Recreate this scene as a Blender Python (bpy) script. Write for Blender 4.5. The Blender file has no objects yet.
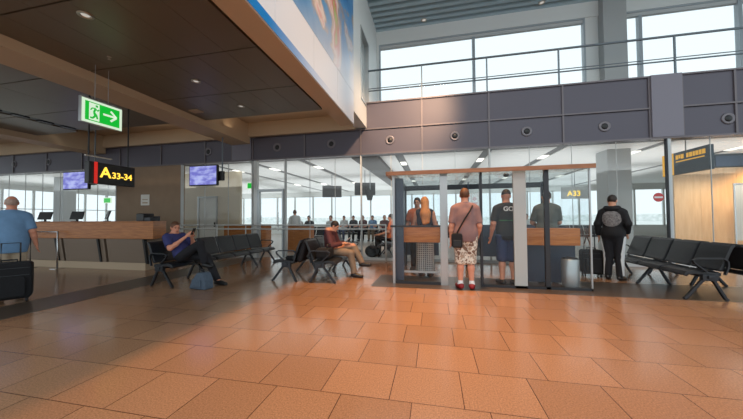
import bpy, math, random
import numpy as np
from mathutils import Vector, Matrix
random.seed(7)
C = bpy.context.scene.collection
R = math.radians
CAM_H = 1.32

# ------------------------------------------------------------------ materials
def srgb(r, g, b):
    def f(c):
        c /= 255.0
        return c/12.92 if c <= .04045 else ((c+.055)/1.055)**2.4
    return (f(r), f(g), f(b), 1)

def mat(name, col, rough=.5, metal=0, emit=None, estr=0, noise=0, nscale=20, bump=0, spec=.5):
    m = bpy.data.materials.new(name); m.use_nodes = True
    nt = m.node_tree; b = nt.nodes['Principled BSDF']
    b.inputs['Base Color'].default_value = col
    b.inputs['Roughness'].default_value = rough
    b.inputs['Metallic'].default_value = metal
    b.inputs['Specular IOR Level'].default_value = spec
    if emit:
        b.inputs['Emission Color'].default_value = emit
        b.inputs['Emission Strength'].default_value = estr
    if noise or bump:
        tc = nt.nodes.new('ShaderNodeTexCoord')
        n = nt.nodes.new('ShaderNodeTexNoise'); n.inputs['Scale'].default_value = nscale
        n.inputs['Detail'].default_value = 4
        nt.links.new(tc.outputs['Object'], n.inputs['Vector'])
        if noise:
            r = nt.nodes.new('ShaderNodeValToRGB')
            r.color_ramp.elements[0].position = .3; r.color_ramp.elements[1].position = .7
            r.color_ramp.elements[0].color = tuple(c*(1-noise) for c in col[:3])+(1,)
            r.color_ramp.elements[1].color = tuple(min(1, c*(1+noise)) for c in col[:3])+(1,)
            nt.links.new(n.outputs['Fac'], r.inputs['Fac'])
            nt.links.new(r.outputs['Color'], b.inputs['Base Color'])
        if bump:
            bp = nt.nodes.new('ShaderNodeBump'); bp.inputs['Strength'].default_value = bump
            bp.inputs['Distance'].default_value = .01
            nt.links.new(n.outputs['Fac'], bp.inputs['Height'])
            nt.links.new(bp.outputs['Normal'], b.inputs['Normal'])
    return m

def glass(name, tint=(.985, .992, .99, 1), refl=1.0, haze=0):
    m = bpy.data.materials.new(name); m.use_nodes = True
    nt = m.node_tree; nt.nodes.clear()
    out = nt.nodes.new('ShaderNodeOutputMaterial')
    tr = nt.nodes.new('ShaderNodeBsdfTransparent'); tr.inputs['Color'].default_value = tint
    gl = nt.nodes.new('ShaderNodeBsdfGlossy'); gl.inputs['Roughness'].default_value = .02
    fr = nt.nodes.new('ShaderNodeFresnel'); fr.inputs['IOR'].default_value = 1.45
    ml = nt.nodes.new('ShaderNodeMath'); ml.operation = 'MULTIPLY'; ml.inputs[1].default_value = refl
    mx = nt.nodes.new('ShaderNodeMixShader')
    # only the outer face of a pane mirrors, the inner one just passes light
    ge = nt.nodes.new('ShaderNodeNewGeometry'); fb = nt.nodes.new('ShaderNodeMath'); fb.operation = 'SUBTRACT'; fb.inputs[0].default_value = 1
    mb = nt.nodes.new('ShaderNodeMath'); mb.operation = 'MULTIPLY'
    nt.links.new(ge.outputs['Backfacing'], fb.inputs[1]); nt.links.new(fr.outputs[0], mb.inputs[0]); nt.links.new(fb.outputs[0], mb.inputs[1])
    nt.links.new(mb.outputs[0], ml.inputs[0]); nt.links.new(ml.outputs[0], mx.inputs[0])
    last = tr.outputs[0]
    if haze:
        df = nt.nodes.new('ShaderNodeBsdfDiffuse'); df.inputs['Color'].default_value = (.8, .84, .84, 1)
        m2 = nt.nodes.new('ShaderNodeMixShader'); m2.inputs[0].default_value = haze
        nt.links.new(tr.outputs[0], m2.inputs[1]); nt.links.new(df.outputs[0], m2.inputs[2]); last = m2.outputs[0]
    nt.links.new(last, mx.inputs[1]); nt.links.new(gl.outputs[0], mx.inputs[2])
    nt.links.new(mx.outputs[0], out.inputs[0])
    return m

def emis(name, col, s=1):
    return mat(name, (col[0]*.2, col[1]*.2, col[2]*.2, 1), .4, 0, col, s)

def wood(name, c1, c2, scale=(1.5, 1.5, 14), rough=.4):
    m = mat(name, c1, rough); nt = m.node_tree; b = nt.nodes['Principled BSDF']
    tc = nt.nodes.new('ShaderNodeTexCoord'); mp = nt.nodes.new('ShaderNodeMapping')
    mp.inputs['Scale'].default_value = scale
    n = nt.nodes.new('ShaderNodeTexNoise'); n.inputs['Scale'].default_value = 2; n.inputs['Detail'].default_value = 6
    r = nt.nodes.new('ShaderNodeValToRGB'); r.color_ramp.elements[0].color = c1; r.color_ramp.elements[1].color = c2
    r.color_ramp.elements[0].position = .35; r.color_ramp.elements[1].position = .65
    nt.links.new(tc.outputs['Object'], mp.inputs[0]); nt.links.new(mp.outputs[0], n.inputs['Vector'])
    nt.links.new(n.outputs['Fac'], r.inputs['Fac']); nt.links.new(r.outputs[0], b.inputs['Base Color'])
    return m

def floor_mat():
    m = mat('granite_tiles', (1, 1, 1, 1), .3); nt = m.node_tree; b = nt.nodes['Principled BSDF']
    tc = nt.nodes.new('ShaderNodeTexCoord'); mp = nt.nodes.new('ShaderNodeMapping')
    mp.inputs['Location'].default_value = (2.435+.525*100, -1.612+.493*60, 0)
    nt.links.new(tc.outputs['Object'], mp.inputs[0])
    br = nt.nodes.new('ShaderNodeTexBrick')
    br.offset = .686; br.offset_frequency = 2; br.squash = 1
    br.inputs['Scale'].default_value = 1; br.inputs['Brick Width'].default_value = .525
    br.inputs['Row Height'].default_value = .493; br.inputs['Mortar Size'].default_value = .0035
    br.inputs['Mortar Smooth'].default_value = .3; br.inputs['Bias'].default_value = 0
    br.inputs['Color1'].default_value = srgb(*FLOOR1); br.inputs['Color2'].default_value = srgb(*FLOOR2)
    br.inputs['Mortar'].default_value = srgb(70, 42, 30)
    nt.links.new(mp.outputs[0], br.inputs['Vector'])
    n = nt.nodes.new('ShaderNodeTexNoise'); n.inputs['Scale'].default_value = 90; n.inputs['Detail'].default_value = 3
    nt.links.new(tc.outputs['Object'], n.inputs['Vector'])
    r = nt.nodes.new('ShaderNodeValToRGB')
    r.color_ramp.elements[0].position = .3; r.color_ramp.elements[0].color = (.5, .5, .5, 1)
    r.color_ramp.elements[1].position = .7; r.color_ramp.elements[1].color = (1.25, 1.25, 1.25, 1)
    nt.links.new(n.outputs['Fac'], r.inputs['Fac'])
    mx = nt.nodes.new('ShaderNodeMix'); mx.data_type = 'RGBA'; mx.blend_type = 'MULTIPLY'; mx.inputs[0].default_value = .7
    nt.links.new(br.outputs['Color'], mx.inputs[6]); nt.links.new(r.outputs[0], mx.inputs[7])
    nt.links.new(mx.outputs[2], b.inputs['Base Color'])
    n2 = nt.nodes.new('ShaderNodeTexNoise'); n2.inputs['Scale'].default_value = 3
    nt.links.new(tc.outputs['Object'], n2.inputs['Vector'])
    mr = nt.nodes.new('ShaderNodeMapRange'); mr.inputs[3].default_value = .13; mr.inputs[4].default_value = .22
    nt.links.new(n2.outputs['Fac'], mr.inputs[0]); nt.links.new(mr.outputs[0], b.inputs['Roughness'])
    b.inputs['Specular IOR Level'].default_value = .6
    return m

FLOOR1 = (158, 120, 92); FLOOR2 = (146, 110, 84)
M = dict(
    floor=floor_mat(),
    loungefloor=mat('lounge_floor', srgb(150, 140, 130), .35, noise=.1, nscale=2),
    band=mat('dark_granite', srgb(72, 62, 54), .3, noise=.35, nscale=80),
    lowceil=mat('bronze_ceiling_panel', srgb(112, 102, 88), .38, .2),
    joint=mat('ceiling_void', srgb(24, 20, 18), .8),
    tan=mat('tan_painted_plaster', srgb(188, 166, 140), .7),
    beam=mat('beam_paint', srgb(192, 168, 138), .6),
    white=mat('white_wall_paint', srgb(226, 230, 228), .6),
    fascia=mat('grey_fascia_panel', srgb(88, 85, 96), .4, .15),
    fasciaring=mat('nozzle_metal', srgb(118, 114, 120), .4, .3),
    fasciadark=mat('dark_vent_panel', srgb(66, 62, 64), .5),
    rail=mat('fascia_rail_metal', srgb(112, 106, 110), .4, .4),
    pilaster=mat('pilaster_grey', srgb(124, 122, 134), .5),
    column=mat('column_grey', srgb(172, 176, 176), .6),
    frame=mat('dark_window_frame', srgb(112, 124, 132), .4, .3),
    clereframe=mat('light_window_frame', srgb(168, 178, 184), .4, .1),
    alu=mat('brushed_aluminium', srgb(176, 180, 182), .35, .7),
    dkmetal=mat('dark_grey_metal', srgb(60, 62, 66), .4, .6),
    steel=mat('stainless_steel', srgb(200, 202, 204), .25, .9),
    palerail=mat('pale_rail_metal', srgb(212, 214, 212), .35, .2),
    beige_wall=mat('beige_partition', srgb(206, 196, 176), .6),
    glass=glass('clear_glass'),
    cabglass=glass('cabin_glass', (.955, .975, .98, 1), 1.0),
    frosted=glass('frosted_glass', (.75, .82, .82, 1), .8, .45),
    roofglass=glass('frosted_roof_glass', (.94, .97, .97, 1), .6, .12),
    slat=mat('slat_metal', srgb(170, 194, 204), .4, .0),
    slatdark=mat('slat_backing', srgb(52, 68, 76), .7),
    loungeceil=mat('white_ceiling_plank', srgb(228, 230, 228), .5),
    striplt=emis('light_strip', (1, .97, .88, 1), 1.6),
    stripdk=mat('ceiling_strip_grey', srgb(92, 94, 94), .6),
    wood=wood('counter_wood', srgb(166, 98, 42), srgb(192, 122, 60)),
    woodedge=wood('cabin_roof_wood', srgb(138, 92, 62), srgb(158, 110, 78), (2, 14, 14)),
    palewood=wood('pale_wood_panel', srgb(206, 176, 140), srgb(218, 190, 156), (6, 6, .8), .5),
    brownwall=mat('brown_wall_paint', srgb(150, 126, 102), .7, noise=.06, nscale=3),
    counterbody=mat('counter_lower_panel', srgb(132, 114, 98), .45, .1),
    leather=mat('black_leather', srgb(30, 32, 36), .36, noise=.15, nscale=40, bump=.15),
    chairmetal=mat('dark_chair_metal', srgb(66, 68, 72), .35, .8),
    black=mat('black_plastic', srgb(22, 22, 24), .4),
    blackfab=mat('black_fabric', srgb(20, 20, 24), .85, noise=.3, nscale=60),
    navywall=mat('cabin_dark_panel', srgb(62, 72, 88), .4, .2),
    skin=mat('skin', srgb(208, 150, 122), .55),
    skinpale=mat('skin_red', srgb(214, 146, 118), .55),
    haird=mat('dark_hair', srgb(40, 28, 22), .6, noise=.4, nscale=60),
    hairb=mat('brown_hair', srgb(92, 58, 36), .6, noise=.4, nscale=60),
    hairblond=mat('blond_hair', srgb(204, 136, 74), .5, noise=.35, nscale=50),
    hairgrey=mat('grey_hair', srgb(176, 150, 136), .7, noise=.2, nscale=60),
    eye=mat('eye_dark', srgb(30, 22, 20), .2),
    lip=mat('lip', srgb(160, 92, 84), .5),
    blueshirt=mat('blue_shirt', srgb(108, 146, 184), .8, noise=.08, nscale=9, bump=.4),
    beige=mat('beige_trousers', srgb(190, 172, 148), .85, noise=.1, nscale=12),
    navy=mat('navy_tshirt', srgb(52, 56, 106), .85, noise=.12, nscale=10, bump=.3),
    darktr=mat('black_trousers', srgb(24, 24, 30), .85, noise=.2, nscale=14, bump=.3),
    burg=mat('burgundy_top', srgb(92, 50, 52), .85, noise=.15, nscale=10),
    khaki=mat('khaki_trousers', srgb(134, 116, 98), .85, noise=.12, nscale=12, bump=.3),
    mauve=mat('mauve_tshirt', srgb(134, 104, 102), .85, noise=.08, nscale=9, bump=.4),
    red=mat('red_shoe', srgb(140, 24, 30), .6),
    sock=mat('white_sock', srgb(225, 225, 225), .8),
    darknavy=mat('dark_navy_top', srgb(34, 40, 58), .85),
    orange=mat('orange_top', srgb(206, 112, 70), .8),
    greyshirt=mat('grey_green_shirt', srgb(92, 96, 92), .85, noise=.1, nscale=10),
    blackshirt=mat('black_tshirt', srgb(28, 29, 34), .85, noise=.15, nscale=10),
    green=mat('green_stripe', srgb(58, 150, 86), .8),
    whiteprint=mat('white_print', srgb(220, 222, 224), .7),
    greyprint=mat('grey_print', srgb(122, 118, 118), .8, noise=.5, nscale=30),
    denim=mat('dark_blue_shorts', srgb(44, 58, 92), .85, noise=.1, nscale=14),
    paper=mat('white_paper', srgb(232, 230, 222), .7),
    signblack=mat('sign_black', srgb(26, 24, 24), .4),
    yellow=emis('sign_yellow', srgb(255, 206, 70), 1.6),
    dimyellow=emis('sign_yellow_dim', srgb(226, 170, 60), .75),
    redlit=emis('sign_red', srgb(214, 40, 30), .8),
    greenlit=emis('exit_green', srgb(10, 180, 50), 1.0),
    whitelit=emis('exit_white', (.80, 1, .76, 1), .8),
    redsign=mat('no_entry_red', srgb(196, 74, 76), .4),
    bluebag=mat('blue_grey_bag', srgb(78, 92, 108), .8, noise=.15, nscale=30),
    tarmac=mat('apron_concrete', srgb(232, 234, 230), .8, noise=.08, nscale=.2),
    trees=mat('hazed_trees', srgb(240, 246, 242), .9, noise=.2, nscale=.3),  # distance haze put into the near-white tree colour
    darkband=mat('dark_teal_band', srgb(72, 84, 92), .5),
    olive=mat('olive_panel', srgb(120, 118, 84), .6),
    bluepanel=mat('slate_blue_panel', srgb(78, 96, 118), .6),
    greypanel=mat('pale_grey_panel', srgb(196, 200, 200), .5),
    lamp=emis('downlight', (1, .95, .86, 1), .45),
    chrome=mat('downlight_trim', srgb(190, 180, 165), .3, .8),
)
def plaid():
    m = mat('patterned_trousers', srgb(40, 40, 46), .85); nt = m.node_tree; b = nt.nodes['Principled BSDF']
    tc = nt.nodes.new('ShaderNodeTexCoord'); br = nt.nodes.new('ShaderNodeTexBrick')
    mp = nt.nodes.new('ShaderNodeMapping'); mp.inputs['Rotation'].default_value = (R(90), 0, 0)
    nt.links.new(tc.outputs['Object'], mp.inputs[0]); nt.links.new(mp.outputs[0], br.inputs['Vector'])
    br.offset = 0; br.inputs['Scale'].default_value = 1
    br.inputs['Brick Width'].default_value = .045; br.inputs['Row Height'].default_value = .045
    br.inputs['Mortar Size'].default_value = .009
    br.inputs['Color1'].default_value = srgb(36, 38, 46); br.inputs['Color2'].default_value = srgb(58, 58, 66)
    br.inputs['Mortar'].default_value = srgb(206, 200, 196)
    nt.links.new(br.outputs['Color'], b.inputs['Base Color']); return m
def camo():
    m = mat('floral_shorts', srgb(200, 190, 175), .85); nt = m.node_tree; b = nt.nodes['Principled BSDF']
    tc = nt.nodes.new('ShaderNodeTexCoord'); v = nt.nodes.new('ShaderNodeTexNoise'); v.inputs['Scale'].default_value = 16
    v.inputs['Detail'].default_value = 1
    r = nt.nodes.new('ShaderNodeValToRGB'); r.color_ramp.interpolation = 'CONSTANT'
    r.color_ramp.elements[0].color = srgb(126, 98, 82); r.color_ramp.elements[1].color = srgb(222, 212, 198)
    r.color_ramp.elements[1].position = .44
    e = r.color_ramp.elements.new(.57); e.color = srgb(168, 148, 130)
    nt.links.new(tc.outputs['Object'], v.inputs['Vector']); nt.links.new(v.outputs['Fac'], r.inputs['Fac'])
    nt.links.new(r.outputs[0], b.inputs['Base Color']); return m
def screen():
    m = mat('monitor_screen', srgb(90, 90, 160), .3); nt = m.node_tree; b = nt.nodes['Principled BSDF']
    tc = nt.nodes.new('ShaderNodeTexCoord'); n = nt.nodes.new('ShaderNodeTexNoise'); n.inputs['Scale'].default_value = 3.2
    mp = nt.nodes.new('ShaderNodeMapping'); mp.inputs['Scale'].default_value = (1, 1, 2.6)
    nt.links.new(tc.outputs['Object'], mp.inputs[0]); nt.links.new(mp.outputs[0], n.inputs['Vector'])
    r = nt.nodes.new('ShaderNodeValToRGB'); r.color_ramp.elements[0].color = srgb(104, 104, 190)
    r.color_ramp.elements[1].color = srgb(176, 184, 236); r.color_ramp.elements[0].position = .42; r.color_ramp.elements[1].position = .62
    nt.links.new(n.outputs['Fac'], r.inputs['Fac']); nt.links.new(r.outputs[0], b.inputs['Emission Color'])
    b.inputs['Emission Strength'].default_value = .9; return m
def banner_picture():
    m = mat('banner_print', srgb(60, 120, 180), .35); nt = m.node_tree; b = nt.nodes['Principled BSDF']
    tc = nt.nodes.new('ShaderNodeTexCoord'); n = nt.nodes.new('ShaderNodeTexNoise'); n.inputs['Scale'].default_value = .85
    n.inputs['Detail'].default_value = 4; n.inputs['Distortion'].default_value = .8
    r = nt.nodes.new('ShaderNodeValToRGB')
    cols = [(.28, srgb(52, 92, 150)), (.40, srgb(60, 130, 190)), (.50, srgb(92, 150, 200)), (.535, srgb(168, 150, 140)), (.575, srgb(214, 206, 204)), (.63, srgb(196, 104, 100)), (.68, srgb(160, 184, 116))]
    el = r.color_ramp.elements
    el[0].position, el[0].color = cols[0]; el[1].position, el[1].color = cols[1]
    for p, c in cols[2:]:
        e = el.new(p); e.color = c
    nt.links.new(tc.outputs['Object'], n.inputs['Vector']); nt.links.new(n.outputs['Fac'], r.inputs['Fac'])
    sp = nt.nodes.new('ShaderNodeSeparateXYZ'); nt.links.new(tc.outputs['Object'], sp.inputs[0])
    # the print fades to white low down at its far end
    a = nt.nodes.new('ShaderNodeMath'); a.operation = 'MULTIPLY_ADD'; a.inputs[1].default_value = .55
    nt.links.new(sp.outputs['Y'], a.inputs[0]); a.inputs[2].default_value = 0
    s2 = nt.nodes.new('ShaderNodeMath'); s2.operation = 'SUBTRACT'
    nt.links.new(a.outputs[0], s2.inputs[0]); nt.links.new(sp.outputs['Z'], s2.inputs[1])
    mr = nt.nodes.new('ShaderNodeMapRange'); mr.inputs[1].default_value = -2.6; mr.inputs[2].default_value = -.9
    nt.links.new(s2.outputs[0], mr.inputs[0])
    mx = nt.nodes.new('ShaderNodeMix'); mx.data_type = 'RGBA'
    nt.links.new(mr.outputs[0], mx.inputs[0]); nt.links.new(r.outputs[0], mx.inputs[6]); mx.inputs[7].default_value = srgb(222, 230, 240)
    nt.links.new(mx.outputs[2], b.inputs['Base Color']); return m
def stripe_fade():
    m = mat('banner_blue_stripe', srgb(20, 130, 205), .35); nt = m.node_tree; b = nt.nodes['Principled BSDF']
    tc = nt.nodes.new('ShaderNodeTexCoord'); sp = nt.nodes.new('ShaderNodeSeparateXYZ')
    nt.links.new(tc.outputs['Object'], sp.inputs[0])
    mr = nt.nodes.new('ShaderNodeMapRange'); mr.inputs[1].default_value = 3.2; mr.inputs[2].default_value = 5.6
    nt.links.new(sp.outputs['Y'], mr.inputs[0])
    mx = nt.nodes.new('ShaderNodeMix'); mx.data_type = 'RGBA'
    nt.links.new(mr.outputs[0], mx.inputs[0]); mx.inputs[6].default_value = srgb(16, 128, 206); mx.inputs[7].default_value = srgb(222, 230, 240)
    nt.links.new(mx.outputs[2], b.inputs['Base Color']); return m
M['plaid'] = plaid(); M['camo'] = camo(); M['screen'] = screen(); M['bannerpic'] = banner_picture(); M['stripe'] = stripe_fade()
M['bannerwhite'] = mat('banner_white', srgb(222, 230, 240), .35)

# ------------------------------------------------------------------ mesh helpers
class MB:
    def __init__(s): s.v = []; s.f = []
    def add(s, vs, fs):
        b = len(s.v); s.v += [tuple(v) for v in vs]; s.f += [tuple(i+b for i in f) for f in fs]; return s
    def box(s, x0, x1, y0, y1, z0, z1, mtx=None):
        vs = [Vector((x, y, z)) for x in (x0, x1) for y in (y0, y1) for z in (z0, z1)]
        if mtx is not None: vs = [mtx @ v for v in vs]
        return s.add(vs, [(0, 1, 3, 2), (4, 6, 7, 5), (0, 4, 5, 1), (2, 3, 7, 6), (0, 2, 6, 4), (1, 5, 7, 3)])
    def tube(s, pts, r, n=10, closed=False):
        pts = [Vector(p) for p in pts]; rs = r if isinstance(r, (list, tuple)) else [r]*len(pts)
        rings = []; up = Vector((0, 0, 1))
        for i, p in enumerate(pts):
            a = pts[max(0, i-1)]; b = pts[min(len(pts)-1, i+1)]; d = (b-a).normalized()
            u = d.cross(up)
            if u.length < 1e-3: u = d.cross(Vector((1, 0, 0)))
            u.normalize(); w = d.cross(u).normalized()
            rings.append([p+(u*math.cos(2*math.pi*k/n)+w*math.sin(2*math.pi*k/n))*rs[i] for k in range(n)])
        fs = []
        for i in range(len(pts)-1):
            for k in range(n):
                k2 = (k+1) % n; fs.append((i*n+k, i*n+k2, (i+1)*n+k2, (i+1)*n+k))
        fs.append(tuple(range(n-1, -1, -1))); fs.append(tuple((len(pts)-1)*n+k for k in range(n)))
        return s.add([v for r_ in rings for v in r_], fs)
    def bar(s, pts, w, h):
        """flat bar of rectangular section along points (w sideways in y, h in plane)"""
        pts = [Vector(p) for p in pts]; vs = []; fs = []
        for i, p in enumerate(pts):
            a = pts[max(0, i-1)]; b = pts[min(len(pts)-1, i+1)]; d = (b-a).normalized()
            n = Vector((0, 1, 0)); u = d.cross(n).normalized()
            vs += [p+n*w/2+u*h/2, p-n*w/2+u*h/2, p-n*w/2-u*h/2, p+n*w/2-u*h/2]
        for i in range(len(pts)-1):
            for k in range(4):
                k2 = (k+1) % 4; fs.append((i*4+k, i*4+k2, i*4+4+k2, i*4+4+k))
        fs += [(3, 2, 1, 0), tuple((len(pts)-1)*4+k for k in range(4))]
        return s.add(vs, fs)
    def prism(s, prof, y0, y1, axis='y'):
        """profile of (a,b) pairs extruded; axis y -> (a,y,b); axis x -> (x,a,b); axis z -> (a,b,z)"""
        n = len(prof); f = {'y': lambda a, b, t: (a, t, b), 'x': lambda a, b, t: (t, a, b), 'z': lambda a, b, t: (a, b, t)}[axis]
        vs = [f(a, b, y0) for a, b in prof]+[f(a, b, y1) for a, b in prof]
        fs = [tuple(range(n)), tuple(range(2*n-1, n-1, -1))]+[(i, i+n, (i+1) % n+n, (i+1) % n) for i in range(n)]
        return s.add(vs, fs)
    def lathe(s, prof, mtx=None, n=20):
        """(r,z) profile spun about z"""
        vs = []; fs = []
        for r, z in prof:
            for k in range(n):
                v = Vector((r*math.cos(2*math.pi*k/n), r*math.sin(2*math.pi*k/n), z)); vs.append(mtx @ v if mtx is not None else v)
        for i in range(len(prof)-1):
            for k in range(n):
                k2 = (k+1) % n; fs.append((i*n+k, i*n+k2, (i+1)*n+k2, (i+1)*n+k))
        fs.append(tuple(range(n-1, -1, -1))); fs.append(tuple((len(prof)-1)*n+k for k in range(n)))
        return s.add(vs, fs)
    def build(s, name, m, parent=None, bevel=0, smooth=False, loc=None, org=None):
        me = bpy.data.meshes.new(name)
        vs = s.v
        if org is not None: vs = [(x-org[0], y-org[1], z-org[2]) for x, y, z in vs]
        me.from_pydata(vs, [], s.f); me.update()
        import bmesh
        bm = bmesh.new(); bm.from_mesh(me); bmesh.ops.recalc_face_normals(bm, faces=bm.faces); bm.to_mesh(me); bm.free()
        me.materials.append(m)
        o = bpy.data.objects.new(name, me); C.objects.link(o)
        if parent: o.parent = parent
        if loc is not None: o.location = loc
        elif org is not None and parent is None: o.location = org
        if smooth:
            for p in me.polygons: p.use_smooth = True
        if bevel:
            md = o.modifiers.new('bevel', 'BEVEL'); md.width = bevel; md.segments = 2; md.limit_method = 'ANGLE'
        return o

def tag(o, label, cat, group=None, kind=None):
    if label: o['label'] = label
    if cat: o['category'] = cat
    if group: o['group'] = group
    if kind: o['kind'] = kind
    return o
def thing(name, label, cat, loc=(0, 0, 0), rz=0, group=None):
    o = bpy.data.objects.new(name, None); C.objects.link(o); o.location = loc; o.rotation_euler = (0, 0, rz)
    return tag(o, label, cat, group)
def struct(name, mb, m, parent=None, bevel=0):
    o = mb.build(name, m, parent, bevel)
    if not parent: o['kind'] = 'structure'
    return o
def sroot(name):
    o = bpy.data.objects.new(name, None); C.objects.link(o); o['kind'] = 'structure'; return o
def dup(root, loc, rz=None, label=None):
    r = root.copy(); C.objects.link(r); r.location = loc
    if rz is not None: r.rotation_euler = (0, 0, rz)
    if label: r['label'] = label
    for ch in list(root.children):
        c = ch.copy(); C.objects.link(c); c.parent = r
        for g in list(ch.children):
            d = g.copy(); C.objects.link(d); d.parent = c
    return r
def text(name, body, size, m, parent, loc, rot, ext=.003, align='LEFT', sx=1):
    cu = bpy.data.curves.new(name, 'FONT'); cu.body = body; cu.size = size; cu.extrude = ext; cu.align_x = align
    cu.materials.append(m); cu.offset = size*.018
    o = bpy.data.objects.new(name, cu); C.objects.link(o); o.parent = parent; o.location = loc; o.rotation_euler = rot
    dg = bpy.context.evaluated_depsgraph_get()
    me = bpy.data.meshes.new_from_object(o.evaluated_get(dg)); bpy.data.objects.remove(o)
    o = bpy.data.objects.new(name, me); C.objects.link(o); o.parent = parent; o.location = loc; o.rotation_euler = rot; o.scale = (sx, 1, 1)
    return o
FACE_PX = (R(90), 0, R(90))     # lettering that faces +X
FACE_NY = (R(90), 0, 0)         # lettering that faces -Y

# ------------------------------------------------------------------ the setting
YF = 8.7; FB, FM, FT = 3.253, 4.05, 4.87; CZ = 4.0; YW = 10.5
struct('floor', MB().box(-26, 16, -9, 22, -.2, 0), M['floor'])
tb = MB().box(-6.44, -5.6, -9, 8.55, -.05, .003); struct('trim_1', tb, M['band'])
tb = MB().box(-1.2, 9.5, 5.44, 6.58, -.05, .003); struct('trim_2', tb, M['band'])

# low bronze panel ceiling over the counter side
lc = MB()
ys = [6.73-1.37*k for k in range(5)]
xs = [-2.68, -4.37, -6.06]
for i in range(len(xs)-1):
    for j in range(len(ys)-1):
        for q in range(3):
            a0 = xs[i+1]+(xs[i]-xs[i+1])*q/3; a1 = xs[i+1]+(xs[i]-xs[i+1])*(q+1)/3
            lc.box(a0+.003, a1-.003, ys[j+1]+.012, ys[j]-.012, CZ, CZ+.04)
xs2 = [-6.77, -8.5, -10.25]
for i in range(len(xs2)-1):
    for j in range(len(ys)-1):
        lc.box(xs2[i+1]+.006, xs2[i]-.006, ys[j+1]+.012, ys[j]-.012, CZ, CZ+.04)
xs3 = [-10.6, -12.3]
for j in range(len(ys)-1): lc.box(xs3[1]+.006, xs3[0]-.006, ys[j+1]+.012, ys[j]-.012, CZ, CZ+.04)
xs4 = [-13.0, -15.5, -18, -20.5, -23]
for i in range(len(xs4)-1):
    for j in range(len(ys)-1): lc.box(xs4[i+1]+.006, xs4[i]-.006, ys[j+1]+.012, ys[j]-.012, CZ, CZ+.04)
struct('ceiling_low', lc, M['lowceil'])
struct('ceiling_void', MB().box(-24, -2.36, 1.2, 6.7, CZ+.06, CZ+.3), M['joint'])
struct('ceiling_recess', MB().box(-24, -2.36, 6.7, YF, 4.52, 4.7), M['tan'])
struct('beam_1', MB().box(-6.77, -6.06, 1.2, YF-.02, 3.83, 4.5), M['beam'])
struct('beam_2', MB().box(-13.0, -12.3, 1.2, YF-.02, 3.83, 4.5), M['beam'])
# cross bulkhead in front of the recess, dropped from the recess slab
struct('beam_3', MB().box(-24, -2.36, YF-.12, YF+.1, FM, 4.7), M['beam'])

# mezzanine wall that carries the banner
w = MB().box(-2.36, -2.01, .3, 7.2, 3.72, 4.1); struct('trim_3', w, M['tan'])
w = MB().box(-2.36, -2.01, .3, 8.0, 4.1, 9.2).box(-2.36, -2.01, 8.0, 9.05, 4.1, 4.75).box(-2.36, -2.01, 8.0, 9.05, 6.9, 9.2).box(-2.36, -2.01, 9.05, YW+.4, 4.1, 9.2)
struct('wall_left', w, M['white'])
wr = sroot('window_1')
MB().box(-2.2, -2.14, 8.0, 9.05, 4.75, 6.9).build('window_pane', M['frosted'], wr)
MB().box(-2.22, -1.99, 8.0, 8.05, 4.75, 6.9).box(-2.22, -1.99, 9.0, 9.05, 4.75, 6.9).box(-2.22, -1.99, 8.05, 9.0, 6.85, 6.9).box(-2.22, -1.99, 8.05, 9.0, 4.75, 4.8).build('window_frame', M['alu'], wr)

# fascia
DIV = [-5.97+1.8857*k for k in range(-10, 10)]
PILX = [(-6.77, -6.0), (5.45, 6.15)]
fl = MB(); fu = MB(); rl = MB(); wells = MB()
edges = sorted([d for d in DIV if not (5.2 < d < 6.3) and not(-6.9 < d < -6.1)]+[-6.77, 5.45, 6.15])
for a, b in zip(edges[:-1], edges[1:]):
    if abs(a+6.77) < .01 or abs(a-5.45) < .01: continue
    if b > 14 or a < -24: continue
    fl.box(a+.02, b-.02, YF+.02, YF+.12, FB+.05, FM-.03)
    if a > -2.3: fu.box(max(a+.02, -2.0), b-.02, YF+.02, YF+.12, FM+.03, FT)
for a in edges:
    rl.box(a-.022, a+.022, YF-.012, YF+.1, FB, FM if a < -2.1 else FT)
rl.box(-24, 14, YF-.03, YF+.12, FB, FB+.045)
rl.box(-24, 14, YF-.02, YF+.1, FM-.02, FM+.02)
rl.box(-2.0, 14, YF-.02, YF+.1, FT-.02, FT+.02)
struct('wall_front', fl, M['fascia']); struct('wall_front_upper', fu, M['fascia']); struct('trim_4', rl, M['rail'])
struct('trim_5', MB().box(-24, 14, YF+.12, YF+.3, FB, FT-.05), M['fasciadark'])
struct('column_1', MB().box(5.47, 6.13, YF-.05, YF+.12, FB+.045, FT+.02), M['pilaster'])
struct('column_2', MB().box(-6.75, -6.02, YF-.03, YF+.12, FB+.045, FM-.02), M['pilaster'])
struct('floor_mezzanine', MB().box(-2.0, 14, YF+.3, YW+.1, FT-.25, FT-.02), M['pilaster'])

# clerestory
wu = MB()
wu.box(-2.01, -1.93, YW, YW+.3, FT, 8.3).box(4.89, 5.93, YW+.05, YW+.3, FT, 8.3).box(-1.93, 14, YW, YW+.3, 7.76, 8.3).box(-1.93, 14, YW, YW+.3, FT-.1, 5.05)
struct('wall_back', wu, M['white'])
def clere(n, x0, x1, muls):
    r = sroot('window_%d' % n); f = MB()
    z0, z1 = 5.05, 7.76; t = .05; y0, y1 = YW+.02, YW+.16
    f.box(x0, x0+t, y0, y1, z0, z1).box(x1-t, x1, y0, y1, z0, z1).box(x0+t, x1-t, y0, y1, z1-t, z1).box(x0+t, x1-t, y0, y1, z0, z0+t)
    MB().box(x0+t, x1-t, y0+.03, y1, z1-t-.1, z1-t).build('roller_blind', M['greypanel'], r)
    for m in muls: f.box(m-.045, m+.045, y0, y1, z0+t, z1-t-.1)
    f.build('window_frame', M['clereframe'], r)
    MB().box(x0+t, x1-t, YW+.09, YW+.1, z0+t, z1-t-.1).build('window_pane', M['glass'], r)
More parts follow.
